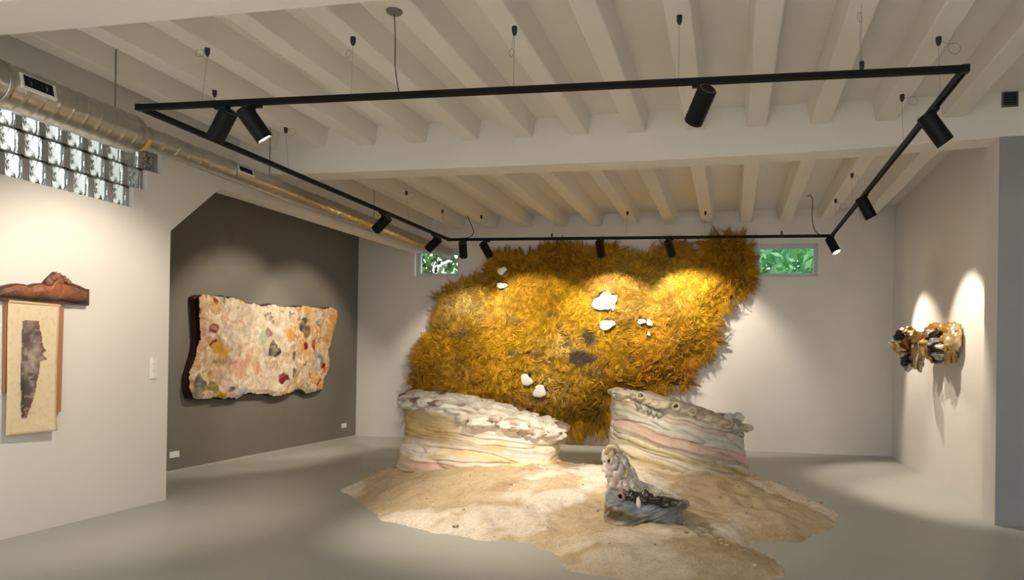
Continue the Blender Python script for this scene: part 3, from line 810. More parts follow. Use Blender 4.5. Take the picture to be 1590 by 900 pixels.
# loose pebbles are clumps of the same heap
m = MB()
for i in range(170):
    for _ in range(20):
        x, y = random.uniform(-4.3, 1.0), random.uniform(5.1, 9.4)
        z = mound_h(x, y)
        if z > .02: break
    r = random.uniform(.008, .022)
    vs = []
    for a_ in range(3):
        for b_ in range(6):
            th = b_ * math.pi / 3; ph = (-.7, .1, .8)[a_]
            rr = r * random.uniform(.7, 1.2)
            vs.append((x + rr * math.cos(th) * math.cos(ph), y + rr * math.sin(th) * math.cos(ph), z + .6 * rr * math.sin(ph) + r * .2))
    fs = [(a_ * 6 + b_, a_ * 6 + (b_ + 1) % 6, (a_ + 1) * 6 + (b_ + 1) % 6, (a_ + 1) * 6 + b_) for a_ in range(2) for b_ in range(6)] + [tuple(range(12, 18))]
    cl = random.choice([(.5, .38, .24), (.7, .6, .48), (.36, .26, .15)])
    m.add(vs, fs, cl)
pb = m.build('clods', M_SAND, mound, True, True); pb['kind'] = 'stuff'

# ================================================================== CERAMIC VESSELS
M_GLAZE = mat('stoneware_glaze', vcol=True, rough=.42, spec=.45, bump=(30, .35, .012), noise=(14, (.86, .80, .72), .48, .75))
M_GLOSS = mat('glossy_glaze', vcol=True, rough=.25, spec=.6, bump=(25, .3, .01), coat=.3, noise=(20, (.75, .72, .7), .45, .7))
def lerpcol(s, stops):
    xs = [a[0] for a in stops]; cs = np.array([a[1] for a in stops])
    return np.stack([np.interp(s, xs, cs[:, i]) for i in range(3)], 1)
def body(root, cx, cy, hw, hd, ztop, zb, rfun, strata, tilt, seed, mt, rimamp=.03, nth=220, nv=110, ridge=.016, expo=2.4, topdrop=.10, gain=1.12, crump=.06, ccol=(.72, .68, .60), dcol=(.22, .15, .11)):
    TH = np.linspace(0, 2 * np.pi, nth, endpoint=False); VVv = np.linspace(0, 1, nv)
    vv, tt = np.meshgrid(VVv, TH, indexing='ij')
    ct, sn = np.cos(tt), np.sin(tt)
    ex = 2 / expo
    ux = np.sign(ct) * np.abs(ct) ** ex; uy = np.sign(sn) * np.abs(sn) ** ex
    x0 = cx + hw * ux
    zt = ztop(x0)
    z = zb + (zt - zb) * vv
    q = np.stack([ux.ravel() * 1.2, uy.ravel() * 1.2, z.ravel()], 1)
    Hc = float(ztop(np.array([cx]))[0]) - zb
    s = ((z - zb + tilt * (x0 - cx)) / Hc).ravel() + .06 * fbm(q * [1.4, 1.4, 2.2], 4, seed)
    r = rfun(vv, tt)
    lay = fbm(np.stack([s * 16, ux.ravel() * .5, uy.ravel() * .5], 1), 3, seed + 3)
    fold = fbm(np.stack([ux.ravel() * 2, uy.ravel() * 2, s * 6], 1), 4, seed + 4)
    rimn = fbm(np.stack([ux.ravel() * 6, uy.ravel() * 6, z.ravel() * 9], 1), 3, seed + 5)
    rimw = sst(.78, .9, vv).ravel()
    lay2 = np.abs(fbm(np.stack([s * 9, ux.ravel() * .9, uy.ravel() * .9], 1), 2, seed + 6)); off = (ridge * lay - ridge * 1.6 * np.exp(-(lay2 / .05) ** 2) + .028 * fold + rimamp * rimn * rimw).reshape(vv.shape)
    z = z + (.02 * fbm(np.stack([ux.ravel() * 5, uy.ravel() * 5, 0 * s], 1), 2, seed + 9) * vv.ravel() ** 3).reshape(vv.shape)
    X = cx + ux * (hw * r + off); Y = cy + uy * (hd * r + off)
    V = np.stack([X, Y, z], -1).reshape(-1, 3)
    i, k = np.meshgrid(np.arange(nv - 1), np.arange(nth), indexing='ij'); k2 = (k + 1) % nth
    Fq = np.stack([i * nth + k, i * nth + k2, (i + 1) * nth + k2, (i + 1) * nth + k], -1).reshape(-1, 4)
    col = strata(s, ux.ravel(), uy.ravel(), vv.ravel(), q, lay)
    o = mesh('body', V, Fq, mt, root, True, np.clip(col * gain, 0, .9))
    # crumpled crown closing the top
    nr_ = 34
    rr = np.linspace(1, 0.02, nr_)
    t2, r2 = np.meshgrid(TH, rr); 
    rim = V.reshape(nv, nth, 3)[-1]
    c0 = np.array([cx, cy, float(ztop(np.array([cx]))[0])])
    Vc = c0 + (rim[None] - c0) * r2[..., None]
    nz = (1 - 2.4 * np.abs(fbm(Vc.reshape(-1, 3) * [6, 6, 6], 3, seed + 12))).reshape(r2.shape)
    Vc[..., 2] += -topdrop * (1 - r2) + crump * nz * (1 - r2 ** 8)
    i, k = np.meshgrid(np.arange(nr_ - 1), np.arange(nth), indexing='ij'); k2 = (k + 1) % nth
    Fc = np.stack([i * nth + k, i * nth + k2, (i + 1) * nth + k2, (i + 1) * nth + k], -1).reshape(-1, 4)
    kz = sst(-.5, .5, nz.reshape(-1, 1)); cl = np.array(dcol) + (np.array(ccol) - np.array(dcol)) * kz
    mesh('crown', Vc.reshape(-1, 3), Fc, mt, root, True, np.clip(cl, 0, 1))
    return V.reshape(nv, nth, 3)
def lump(mb, c, r, seed, col, sq=(1, 1, 1), nu=14, nvv=9, amp=.35):
    th, ph = np.meshgrid(np.linspace(0, 2 * np.pi, nu, endpoint=False), np.linspace(-np.pi / 2 + .1, np.pi / 2 - .1, nvv), indexing='xy')
    D = np.stack([np.cos(th) * np.cos(ph), np.sin(th) * np.cos(ph), np.sin(ph)], -1).reshape(-1, 3)
    rr = r * (1 + amp * fbm(D * 1.7 + seed * 3.1, 3, seed))
    V = D * rr[:, None] * np.array(sq) + np.array(c)
    fs = [(j * nu + i, j * nu + (i + 1) % nu, (j + 1) * nu + (i + 1) % nu, (j + 1) * nu + i) for j in range(nvv - 1) for i in range(nu)]
    fs += [tuple(range(nu))[::-1], tuple((nvv - 1) * nu + i for i in range(nu))]
    col = np.tile(np.array(col), (len(V), 1)) * (1 + .25 * fbm(V * 14, 2, seed)[:, None])
    mb.add(V, fs, np.clip(col, 0, 1))
def mouth(mb, c, r, ax, col, inner=(.05, .035, .025), n=14):
    prof = [(r * .9, -r * .9), (r * 1.05, -r * .3), (r, .1 * r), (r * .8, r * .35), (r * .58, r * .25), (r * .45, -r * .1), (r * .3, -r * .6), (r * .02, -r * .7)]
    cols = np.array([col, col, col, col, col, inner, inner, inner], float)
    b0 = len(mb.v); mb.lathe(prof, c, ax, n, cols)
    for i in range(b0, len(mb.v)):
        v = np.array(mb.v[i]); nz = fbm(v[None] * 16, 2, 7)[0] * r * .25
        mb.v[i] = tuple(v + nz * np.array((.5, -.5, .7)))

# --- left vessel
va = empty('rock_vessel', (-2.9, 8.3, .1), 'wide cream and ochre layered rock-like vessel, left on the heap', 'vessel')
def ztA(x): return np.interp(x, [-3.95, -3.75, -3.3, -2.6, -1.9], [1.08, 1.10, 1.06, .90, .75])
def rA(v, t): return .925 + .155 * (1 - v) ** 1.7 - .035 * np.exp(-((v - .55) / .16) ** 2) + .03 * sst(.8, .97, v)
def stA(s, ux, uy, v, q, lay):
    L_ = [(0, (.56, .43, .30)), (.18, (.62, .47, .34)), (.28, (.66, .44, .34)), (.31, (.30, .17, .11)), (.325, (.70, .60, .48)), (.40, (.74, .64, .50)), (.46, (.64, .46, .20)), (.49, (.72, .62, .46)), (.55, (.76, .66, .54)), (.60, (.50, .42, .38)), (.62, (.74, .64, .50)), (.68, (.76, .68, .56)), (.695, (.36, .26, .20)), (.71, (.76, .68, .55)), (.80, (.76, .66, .56)), (.86, (.74, .70, .62)), (1.1, (.70, .68, .60))]
    c = lerpcol(s + .02 * lay, L_)
    lf = sst(.25, -.45, ux)[:, None] * (sst(.50, .6, v) * (1 - sst(.84, .90, v)))[:, None]
    c = c + (np.array((.36, .24, .075)) - c) * lf * .88
    lf2 = sst(.0, -.5, ux)[:, None] * (sst(.30, .36, v) * (1 - sst(.44, .52, v)))[:, None]
    c = c + (np.array((.74, .68, .62)) - c) * lf2 * .8
    og = sst(.12, .4, fbm(q * [2.5, 2.5, 7], 3, 90))[:, None] * (1 - sst(.75, .85, v))[:, None]
    c = c + (np.array((.62, .45, .20)) - c) * og * .7
    rm = sst(.86, .92, v)[:, None]
    gr = sst(.0, .4, fbm(q * 6, 3, 91))[:, None]
    c = c + (np.array((.70, .68, .60)) - c) * rm * .8
    c = c + (np.array((.28, .20, .16)) - c) * rm * gr * .7
    return c
VA = body(va, -2.9, 8.15, 1.0, .52, ztA, .03, rA, stA, .10, 101, M_GLAZE, .06, ridge=.02, topdrop=-.02, crump=.07)
rb = MB(); rs = random.Random(3)
def rimpt(VB, ang, v=.93):
    nv, nth, _ = VB.shape
    return VB[int(v * (nv - 1)), int((ang % (2 * math.pi)) / (2 * math.pi) * nth) % nth]
for i in range(40):
    f = i / 39
    ang = math.pi * (1.02 + .98 * f) + rs.uniform(-.03, .03)
    p = rimpt(VA, ang, rs.uniform(.88, 1.0)) + np.array((0, -.02, .0))
    if f < .12: cl = (.13, .085, .06)
    elif f < .45: cl = rs.choice([(.70, .68, .60), (.62, .60, .52), (.20, .13, .10), (.55, .45, .38)])
    else: cl = rs.choice([(.74, .70, .60), (.70, .66, .56), (.66, .58, .48), (.56, .46, .38)])
    if i % 9 == 4: mouth(rb, p + np.array((0, -.03, .02)), rs.uniform(.035, .06), (rs.uniform(-.4, .4), -1, rs.uniform(.2, .8)), cl)
    else: lump(rb, p, rs.uniform(.035, .085), 200 + i, cl, (1.5, .8, .65), amp=1.0)
for i in range(16):
    ang = math.pi * (.05 + .9 * i / 15); p = rimpt(VA, ang, .98)
    lump(rb, p + np.array((0, 0, .02)), rs.uniform(.06, .10), 260 + i, rs.choice([(.2, .14, .11), (.5, .44, .36), (.66, .62, .54)]), (1.3, .9, .7), amp=.5)
rb.build('rim', M_GLAZE, va, True, True)['label'] = 'crumpled white and brown rim'

# --- right vessel
vb = empty('rock_vessel', (-.65, 8.7, .1), 'taller pink and grey banded rock-like vessel, right on the heap', 'vessel')
def ztB(x): return np.interp(x, [-1.55, -1.1, -.9, -.6, -.2, .15], [1.20, 1.17, 1.09, 1.03, .92, .80])
def rB(v, t): return .93 + .12 * (1 - v) ** 1.8 * (np.cos(t) > -2) + .05 * np.cos(t) * (1 - v) - .02 * np.exp(-((v - .7) / .15) ** 2)
def stB(s, ux, uy, v, q, lay):
    L_ = [(0, (.50, .40, .27)), (.22, (.60, .50, .36)), (.30, (.44, .34, .15)), (.34, (.64, .56, .42)), (.42, (.66, .57, .44)), (.46, (.46, .37, .16)), (.50, (.62, .55, .42)), (.55, (.30, .22, .17)), (.565, (.62, .45, .36)), (.64, (.64, .46, .38)), (.66, (.38, .26, .21)), (.675, (.60, .52, .44)), (.74, (.54, .54, .48)), (.80, (.62, .58, .50)), (.86, (.60, .48, .40)), (.875, (.34, .26, .20)), (.89, (.66, .60, .50)), (1.1, (.62, .54, .42))]
    c = lerpcol(s + .02 * lay, L_)
    og = sst(.1, .4, fbm(q * [2.0, 2.0, 6], 3, 95))[:, None]
    c = c + (np.array((.36, .29, .19)) - c) * og * .75
    lg = sst(-.4, -.9, ux)[:, None] * (1 - sst(.8, .9, v))[:, None]
    c = c + (np.array((.42, .42, .34)) - c) * lg * .5
    return c
VB = body(vb, -.65, 8.6, .84, .46, ztB, .03, rB, stB, .27, 131, M_GLAZE, .03, ridge=.02, topdrop=-.01, gain=.88, crump=.04, ccol=(.56, .48, .37), dcol=(.2, .145, .1))
rb = MB()
for i in range(22):
    f = i / 21
    ang = math.pi * (1.28 + .70 * f)
    p = rimpt(VB, ang, .985)
    cl = rs.choice([(.52, .45, .34), (.58, .52, .42), (.44, .37, .28)])
    if i in (3, 7, 9, 15): mouth(rb, p + np.array((0, -.03, .03)), rs.uniform(.045, .06), (rs.uniform(-.4, .3), -1, .7), cl)
    else: lump(rb, p, rs.uniform(.04, .07), 300 + i, cl, (1.7, .8, .7), amp=.9)
for i in range(6):
    p = np.array((.02 + .025 * i - .08, 8.36 + .05 * (i % 3), .80 + .05 * ((i * 7) % 3)))
    lump(rb, p, .075, 330 + i, rs.choice([(.40, .42, .38), (.54, .54, .48), (.30, .31, .29)]), (1.1, .9, .8), amp=.5)
for i in range(5):   # folded fins near the tall end
    x = -1.02 + .06 * i
    fm = MB(); fm.tube([(x, 8.18, 1.00 - .02 * i), (x - .05, 8.22, 1.10 - .03 * i), (x - .13, 8.28, 1.19 - .02 * i)], [.035, .03, .018], 8, rs.choice([(.28, .25, .20), (.50, .46, .38), (.36, .33, .27)])); fm.build('fin', M_GLAZE, vb, True, True)
rb.build('rim', M_GLAZE, vb, True, True)['label'] = 'rim of small barnacle-like mouths'
rb = MB()
for i in range(12):
    ang = math.pi * (.05 + .9 * i / 11); p = rimpt(VB, ang, .98)
    lump(rb, p, rs.uniform(.05, .09), 360 + i, rs.choice([(.44, .36, .28), (.5, .44, .36)]), (1.3, .9, .7), amp=.5)
rb.build('back_rim', M_GLAZE, vb, True, True)

# --- small front vessel
vc = empty('rock_vessel', (-.73, 6.25, .1), 'small spired vessel with blue-grey glaze at the front of heap', 'vessel')
def ztC(x): return np.interp(x, [-1.06, -1.0, -.95, -.90, -.85, -.78, -.6, -.38], [.72, .78, .73, .62, .50, .43, .40, .35])
def rC(v, t): return .97 + .10 * (1 - v) ** 2 - .02 * v + .03 * np.cos(t) * v
def stC(s, ux, uy, v, q, lay):
    zz = q[:, 2]
    line = .30 - .11 * (ux + 1) / 2 + .03 * lay          # brown foot below, blue-grey glaze above
    c = np.tile(np.array((.36, .25, .13)), (len(s), 1))
    c = c + (np.array((.48, .38, .26)) - c) * sst(-.1, .3, lay)[:, None]
    olive = (sst(.07, .02, np.abs(zz - line + .045)) * sst(.9, .2, ux))[:, None]
    c = c + (np.array((.05, .04, .02)) - c) * olive * .9
    up = sst(-.01, .02, zz - line)[:, None]
    c = c + (np.array((.28, .30, .31)) - c) * up
    wv = sst(.0, .35, fbm(q * [1.5, 1.5, 9], 3, 97))[:, None] * up
    c = c + (np.array((.10, .105, .12)) - c) * wv * .8
    hi = sst(.42, .5, zz)[:, None] * sst(-.2, -.5, ux)[:, None]
    c = c + (np.array((.58, .48, .42)) - c) * hi
    return c
VC = body(vc, -.73, 6.25, .345, .25, ztC, .02, rC, stC, -.4, 161, M_GLOSS, .02, 150, 80, .012, 2.2, .06, gain=.8)
rb = MB()
PNK = (.66, .52, .46); WHT = (.78, .72, .63); BRN = (.035, .022, .015); YEL = (.72, .58, .32)
sp = [(-.99, .79, .05, YEL), (-1.04, .73, .05, WHT), (-.95, .74, .065, PNK), (-.97, .67, .07, PNK), (-1.02, .63, .055, WHT), (-.91, .66, .06, WHT), (-.93, .59, .07, PNK), (-.88, .58, .05, YEL), (-.98, .55, .05, WHT), (-.88, .50, .06, PNK), (-.84, .50, .045, WHT), (-.90, .44, .05, WHT)]
for i, (x, z, r, c) in enumerate(sp): lump(rb, (x, 6.03 + .02 * (i % 3), z), r * .9, 400 + i, c, (.85, .7, 1.2), 18, 12, amp=1.1)
rb.tube([(-1.04, 6.02, .76), (-1.0, 6.0, .82), (-.95, 6.0, .83), (-.91, 6.01, .77)], [.02, .028, .025, .015], 8, YEL)
for (x, z, r, c) in ((-.88, .52, .035, PNK), (-1.0, .70, .028, (.5, .4, .34)), (-.95, .60, .025, PNK), (-.90, .41, .04, (.30, .23, .18))):
    mouth(rb, (x, 5.99, z), r, (rs.uniform(-.3, .3), -1, .25), c, (.02, .014, .012))
for i in range(14):
    lump(rb, (-.84 + .033 * i, 6.02, .425 - .005 * i + rs.uniform(-.02, .02)), rs.uniform(.025, .045), 430 + i, rs.choice([BRN, (.07, .045, .03), (.14, .10, .07)]), (1.2, .8, .8), amp=.5)
for i, (x, z, r) in enumerate(((-.80, .42, .05), (-.69, .405, .06), (-.61, .39, .045), (-.52, .38, .05))): lump(rb, (x, 6.0, z), r, 450 + i, (.022, .015, .011), (1.2, .7, .8), 18, 12, 1.1)
lump(rb, (-.745, 5.97, .37), .03, 440, WHT, (.7, .6, 1.6))
lump(rb, (-.375, 6.06, .36), .045, 441, (.24, .22, .21), (1, .8, .9))
rb.build('rim', M_GLOSS, vc, True, True)['label'] = 'pink white and dark brown pitted spire'

# ================================================================== WIDE RELIEF ON THE DARK WALL
ART = [(8.47, 2.31), (8.55, 2.35), (8.71, 2.37), (8.88, 2.36), (9.02, 2.39), (9.13, 2.37), (9.23, 2.39), (9.39, 2.35), (9.49, 2.32), (9.72, 2.33), (9.92, 2.32), (10.13, 2.36), (10.32, 2.33), (10.47, 2.33), (10.7, 2.37), (10.94, 2.39), (11.11, 2.39), (11.33, 2.37), (11.59, 2.4), (11.83, 2.43), (12.04, 2.39), (12.02, 2.25), (11.91, 2.01), (11.82, 1.82), (11.8, 1.72), (11.78, 1.51), (11.84, 1.38), (11.77, 1.2), (11.64, 1.05), (11.62, 0.95), (11.41, 0.91), (11.11, 0.9), (10.94, 0.97), (10.78, 0.98), (10.58, 0.93), (10.36, 0.9), (10.14, 0.91), (9.99, 0.95), (9.79, 0.95), (9.59, 0.98), (9.46, 0.93), (9.33, 0.9), (9.15, 0.93), (9.03, 0.92), (8.89, 0.95), (8.74, 0.93), (8.55, 0.94), (8.43, 0.96), (8.38, 1.07), (8.38, 1.25), (8.44, 1.42), (8.51, 1.59), (8.53, 1.77), (8.51, 1.96), (8.5, 2.15)]
ar = empty('painted_relief', (-7.15, 10.2, .9), 'wide crumpled relief in cream, pink and orange on dark wall', 'wall relief')
st = .016
gy, gz = np.meshgrid(np.arange(8.3, 12.12, st), np.arange(.84, 2.5, st), indexing='ij')
P = np.stack([gy.ravel(), gz.ravel()], 1)
q = np.stack([P[:, 0], P[:, 1], 0 * P[:, 0]], 1)
wp = np.stack([fbm(q * 6, 3, 111), fbm(q * 6 + 7, 3, 112)], 1)
d, _ = sdf(P + .02 * wp, ART)
u = (P[:, 0] - 8.4) / 3.6; v = (P[:, 1] - .9) / 1.5
sd_rng = np.random.default_rng(12)
NS = 420
sd_ = np.stack([sd_rng.uniform(0, 1, NS), sd_rng.uniform(0, 1, NS)], 1)
CR = (.72, .61, .45); CW = (.76, .69, .59); PG = (.62, .52, .46); PK = (.68, .42, .30); TN = (.58, .38, .23); OR = (.66, .38, .14); OR2 = (.70, .46, .20); OC = (.56, .36, .05); RD = (.24, .025, .02); GY = (.20, .18, .15); BG = (.46, .47, .50); DG = (.10, .09, .05)
def pick(uu, vv):
    r = sd_rng.random()
    if uu < .16: opts = [(TN, .45), (CR, .3), (PK, .12), (OC, .08), (GY, .05)]
    elif uu < .6:
        opts = [(CW, .40), (CR, .34), (PG, .20), (PK, .03), (OR2, .02), (GY, .01)]
    else: opts = [(OR, .32), (OR2, .22), (CR, .22), (CW, .08), (PG, .05), (RD, .03), (GY, .04), (BG, .04)]
    t = 0
    for c, p in opts:
        t += p
        if r < t: return c
    return opts[0][0]
scol = np.array([pick(s[0] + .10 * math.sin(s[1] * 9 + 1) * math.sin(s[1] * 4) + sd_rng.normal(0, .05), s[1]) for s in sd_])
lw_ = .10 * np.stack([fbm(q * 2.5, 2, 121), fbm(q * 2.5 + 9, 2, 122)], 1)
U = np.stack([u * 2.4 + lw_[:, 0] + .13 * wp[:, 0] + .05 * fbm(q * 16, 3, 113), v + lw_[:, 1] + .13 * wp[:, 1] + .05 * fbm(q * 16 + 3, 3, 118)], 1)
ssc = sd_ * [2.4, 1]
best = np.full(len(P), 1e9); bi = np.zeros(len(P), int)
for i in range(NS):
    dd = (U[:, 0] - ssc[i, 0]) ** 2 + ((U[:, 1] - ssc[i, 1]) * .75) ** 2
    k = dd < best; best[k] = dd[k]; bi[k] = i
cc = scol[bi].copy()
# a second, finer layer of brushed dabs
N2 = 1300
s2 = np.stack([sd_rng.uniform(0, 1, N2), sd_rng.uniform(0, 1, N2)], 1)
c2 = np.array([pick(a_[0] + sd_rng.normal(0, .07), a_[1]) for a_ in s2]); al = np.where(sd_rng.random(N2) < .45, .75, .12)
b2 = np.full(len(P), 1e9); i2 = np.zeros(len(P), int); U2 = U + .04 * wp[:, ::-1]
for i in range(N2):
    dd = (U2[:, 0] - s2[i, 0] * 2.4) ** 2 + ((U2[:, 1] - s2[i, 1]) * .7) ** 2
    k = dd < b2; b2[k] = dd[k]; i2[k] = i
cc = cc + (c2[i2] - cc) * al[i2][:, None]
for (a, b, ra, rb_, c) in [(.48, .50, .03, .09, DG), (.51, .47, .02, .05, DG), (.54, .20, .035, .05, RD), (.73, .56, .018, .07, RD), (.80, .56, .02, .08, (.34, .06, .03)), (.95, .50, .03, .08, RD), (.88, .32, .02, .05, RD), (.71, .82, .035, .10, DG), (.74, .72, .02, .07, (.24, .16, .08)), (.10, .68, .025, .05, RD), (.105, .53, .02, .06, RD), (.14, .48, .04, .08, OC), (.15, .38, .03, .05, OC), (.04, .13, .035, .10, GY), (.11, .12, .03, .05, (.30, .22, .06)), (.21, .10, .03, .04, GY), (.17, .06, .03, .05, OC), (.26, .30, .05, .09, PK), (.32, .42, .03, .12, PK), (.38, .28, .03, .07, PK), (.28, .06, .05, .06, BG), (.64, .42, .02, .06, GY), (.66, .35, .02, .04, BG), (.82, .42, .02, .14, BG), (.86, .38, .02, .08, (.3, .3, .3)), (.63, .24, .015, .06, GY), (.12, .92, .02, .04, (.30, .08, .05)), (.97, .85, .05, .10, OR), (.60, .66, .03, .08, OR), (.42, .62, .04, .07, (.5, .5, .4)), (.45, .66, .02, .05, (.35, .22, .22))]:
    k = np.hypot((u + .012 * wp[:, 0] - a) / ra, (v + .03 * wp[:, 1] - b) / rb_) + .9 * fbm(q * 9, 3, 114)
    m_ = (1 - sst(.85, 1.0, k))[:, None]; cc = cc + (np.array(c) - cc) * m_
br_ = fbm(q * [7, 16, 1] + 2, 4, 119)[:, None]
cc = cc + (np.array((.62, .50, .42)) - cc) * sst(.05, .45, br_) * .45
cc = cc + (np.array((.80, .74, .64)) - cc) * sst(-.1, -.5, br_) * .25
cc = (cc ** 1.25) * (1 + .3 * fbm(q * 22, 3, 115))[:, None]
rel = .05 * fbm(q * 2.2, 3, 116) + .030 * fbm(q * 8, 3, 117) + .012 * np.sqrt(np.maximum(best, 0)) * 8
X = -7.06 + rel - .03 * (1 - sst(0, .08, d))
ok = (d > 0).reshape(gy.shape); idx = np.arange(gy.size).reshape(gy.shape)
fc = ok[:-1, :-1] & ok[1:, :-1] & ok[1:, 1:] & ok[:-1, 1:]
quads = np.stack([idx[:-1, :-1][fc], idx[1:, :-1][fc], idx[1:, 1:][fc], idx[:-1, 1:][fc]], 1)
used, inv = np.unique(quads, return_inverse=True); quads = inv.reshape(-1, 4)
M_PAINT = mat('crumpled_paint', vcol=True, rough=.5, spec=.35, bump=(28, .4, .02))
fc_ = mesh('painted_face', np.stack([X[used], P[used][:, 0], P[used][:, 1]], 1), quads, M_PAINT, ar, True, np.clip(cc[used], 0, 1))
# dark red backing slab, a little larger at the left and bottom
m = MB()
pl_ = [(y - .005 * sst(9.0, 8.3, np.array([y]))[0] , z - .012 * sst(1.3, .9, np.array([z]))[0]) for y, z in ART]
m.prism(pl_, 0, -7.195, -7.12); m.build('dark_backing', mat('oxblood_edge', (.045, .012, .010), .6), ar)['label'] = 'dark oxblood backing edge'

# ================================================================== LEFT WALL PIECE: CERAMIC LEDGE AND PAPER SCROLL
BAR = [(4.52, 2.02), (4.62, 2.06), (4.75, 2.05), (4.81, 2.08), (4.91, 2.11), (4.98, 2.11), (5.02, 2.1), (5.09, 2.13), (5.17, 2.14), (5.2, 2.18), (5.24, 2.22), (5.27, 2.25), (5.29, 2.21), (5.31, 2.18), (5.32, 2.23), (5.34, 2.22), (5.35, 2.18), (5.41, 2.17), (5.5, 2.15), (5.56, 2.13), (5.6, 2.13), (5.6, 1.98), (5.28, 1.97), (4.99, 1.96), (4.75, 1.96), (4.52, 1.96)]
ld_ = empty('ceramic_ledge', (XL, 5.1, 1.96), 'jagged rust-brown ledge mounted above the paper scroll', 'wall relief')
M_RUST = mat('rust_glaze', vcol=True, rough=.55, noise=(25, (.6, .5, .45), .45, .7), bump=(30, .6, .02))
sp_ = .012
gy, gz = np.meshgrid(np.arange(4.5, 5.62, sp_), np.arange(1.94, 2.27, sp_ * .8), indexing='ij')
P = np.stack([gy.ravel(), gz.ravel()], 1); q = np.stack([P[:, 0], P[:, 1], 0 * P[:, 0]], 1)
d, _ = sdf(P, BAR)
ok = (d > -.002).reshape(gy.shape); idx = np.arange(gy.size).reshape(gy.shape)
fc = ok[:-1, :-1] & ok[1:, :-1] & ok[1:, 1:] & ok[:-1, 1:]
quads = np.stack([idx[:-1, :-1][fc], idx[1:, :-1][fc], idx[1:, 1:][fc], idx[:-1, 1:][fc]], 1)
used, inv = np.unique(quads, return_inverse=True); quads = inv.reshape(-1, 4); Pu = P[used]; qu = q[used]
g_ = sst(1.99, 2.10, Pu[:, 1] + .03 * fbm(qu * 9, 3, 8))[:, None]
nz = sst(-.2, .4, fbm(qu * [5, 9, 1], 3, 9))[:, None]
c = np.array((.07, .042, .028)) + (np.array((.40, .13, .06)) - np.array((.07, .042, .028))) * g_
c = c + (np.array((.30, .19, .09)) - c) * nz * g_ * .6
c = c + (np.array((.10, .05, .035)) - c) * sst(5.2, 5.5, Pu[:, 0])[:, None] * .5
bx_ = XL + .085 + .025 * fbm(qu * 7, 3, 10) - .05 * (1 - sst(0, .05, d[used]))
lf_ = mesh('ledge_face', np.stack([bx_, Pu[:, 0], Pu[:, 1]], 1), quads, M_RUST, ld_, True, np.clip(c, 0, 1))
m = MB(); m.prism(BAR, 0, XL + .001, XL + .05, (.10, .05, .03)); m.build('ledge_body', M_RUST, ld_, False, True)
m = MB()
for i, (y, z, r) in enumerate(((5.26, 2.20, .035), (5.22, 2.18, .03), (5.32, 2.19, .025), (5.28, 2.17, .03), (5.18, 2.15, .03), (5.36, 2.17, .025))): lump(m, (XL + .075, y, z), r, 500 + i, (.30, .13, .08), (.8, 1, 1.1), amp=.6)
m.build('peak', bpy.data.materials['rust_glaze'], ld_, True, True)

sc_ = empty('paper_scroll', (XL, 5.08, .85), 'cream paper scroll with a dark ragged print under the ledge', 'scroll')
for (y0, y1, zb0) in ((4.84, 4.885, 1.22), (5.285, 5.365, 1.02)):
    m = MB(); m.prism([(y0, 1.965), (y1, 1.965), (y1 - .01, zb0), (y0 + .005, zb0 - .02)], 0, XL + .004, XL + .03); m.build('side_strip', mat('tan_strip', (.42, .20, .10), .6), sc_)
PAP = [(4.85, 1.965), (5.31, 1.965), (5.31, 1.74), (5.3, 1.33), (5.29, .845), (5.15, .84), (5.01, .85), (4.85, .85), (4.85, 1.34)]
ny_, nz_ = 16, 40; vs = []; fs = []
for j in range(nz_ + 1):
    t = j / nz_; z = 1.965 - t * 1.115
    yr = 5.31 - .02 * t
    for i in range(ny_ + 1):
        y = 4.85 + (yr - 4.85) * i / ny_
        curl = .035 * max(0, t - .86) ** 2 * 30 * (i / ny_)
        vs.append((XL + .045 + .004 * math.sin(z * 5 + y * 3) + curl, y, z + .012 * (i / ny_) * (t > .9) * (t - .9) * 10))
fs = [(j * (ny_ + 1) + i, (j + 1) * (ny_ + 1) + i, (j + 1) * (ny_ + 1) + i + 1, j * (ny_ + 1) + i + 1) for j in range(nz_) for i in range(ny_)]
m = MB(); m.add(vs, fs); pp = m.build('paper', mat('cream_paper', (.80, .66, .46), .8, noise=(22, (.70, .55, .35), .5, .75)), sc_, True)
so = pp.modifiers.new('t', 'SOLIDIFY'); so.thickness = .004; so.offset = -1
m = MB(); m.box(XL + .044, XL + .052, 4.85, 5.31, 1.95, 1.968); m.build('top_batten', mat('pale_wood', (.66, .48, .28), .6), sc_)
PRT = [(4.97, 1.81), (5.11, 1.82), (5.13, 1.75), (5.15, 1.66), (5.16, 1.59), (5.18, 1.565), (5.225, 1.56), (5.18, 1.55), (5.16, 1.53), (5.18, 1.505), (5.215, 1.48), (5.17, 1.475), (5.14, 1.46), (5.13, 1.39), (5.12, 1.34), (5.1, 1.27), (5.09, 1.2), (5.07, 1.12), (5.04, 1.05), (5.02, .99), (4.97, .99), (4.96, 1.11), (4.965, 1.21), (4.95, 1.27), (4.963, 1.37), (4.96, 1.46), (4.97, 1.52), (4.967, 1.67)]
sp_ = .008
gy, gz = np.meshgrid(np.arange(4.93, 5.24, sp_), np.arange(.97, 1.84, sp_), indexing='ij')
P = np.stack([gy.ravel(), gz.ravel()], 1); q = np.stack([P[:, 0], P[:, 1], 0 * P[:, 0]], 1)
d, _ = sdf(P + .006 * np.stack([fbm(q * 30, 2, 1), fbm(q * 30, 2, 2)], 1), PRT)
ok = (d > 0).reshape(gy.shape); idx = np.arange(gy.size).reshape(gy.shape)
fc = ok[:-1, :-1] & ok[1:, :-1] & ok[1:, 1:] & ok[:-1, 1:]
quads = np.stack([idx[:-1, :-1][fc], idx[1:, :-1][fc], idx[1:, 1:][fc], idx[:-1, 1:][fc]], 1)
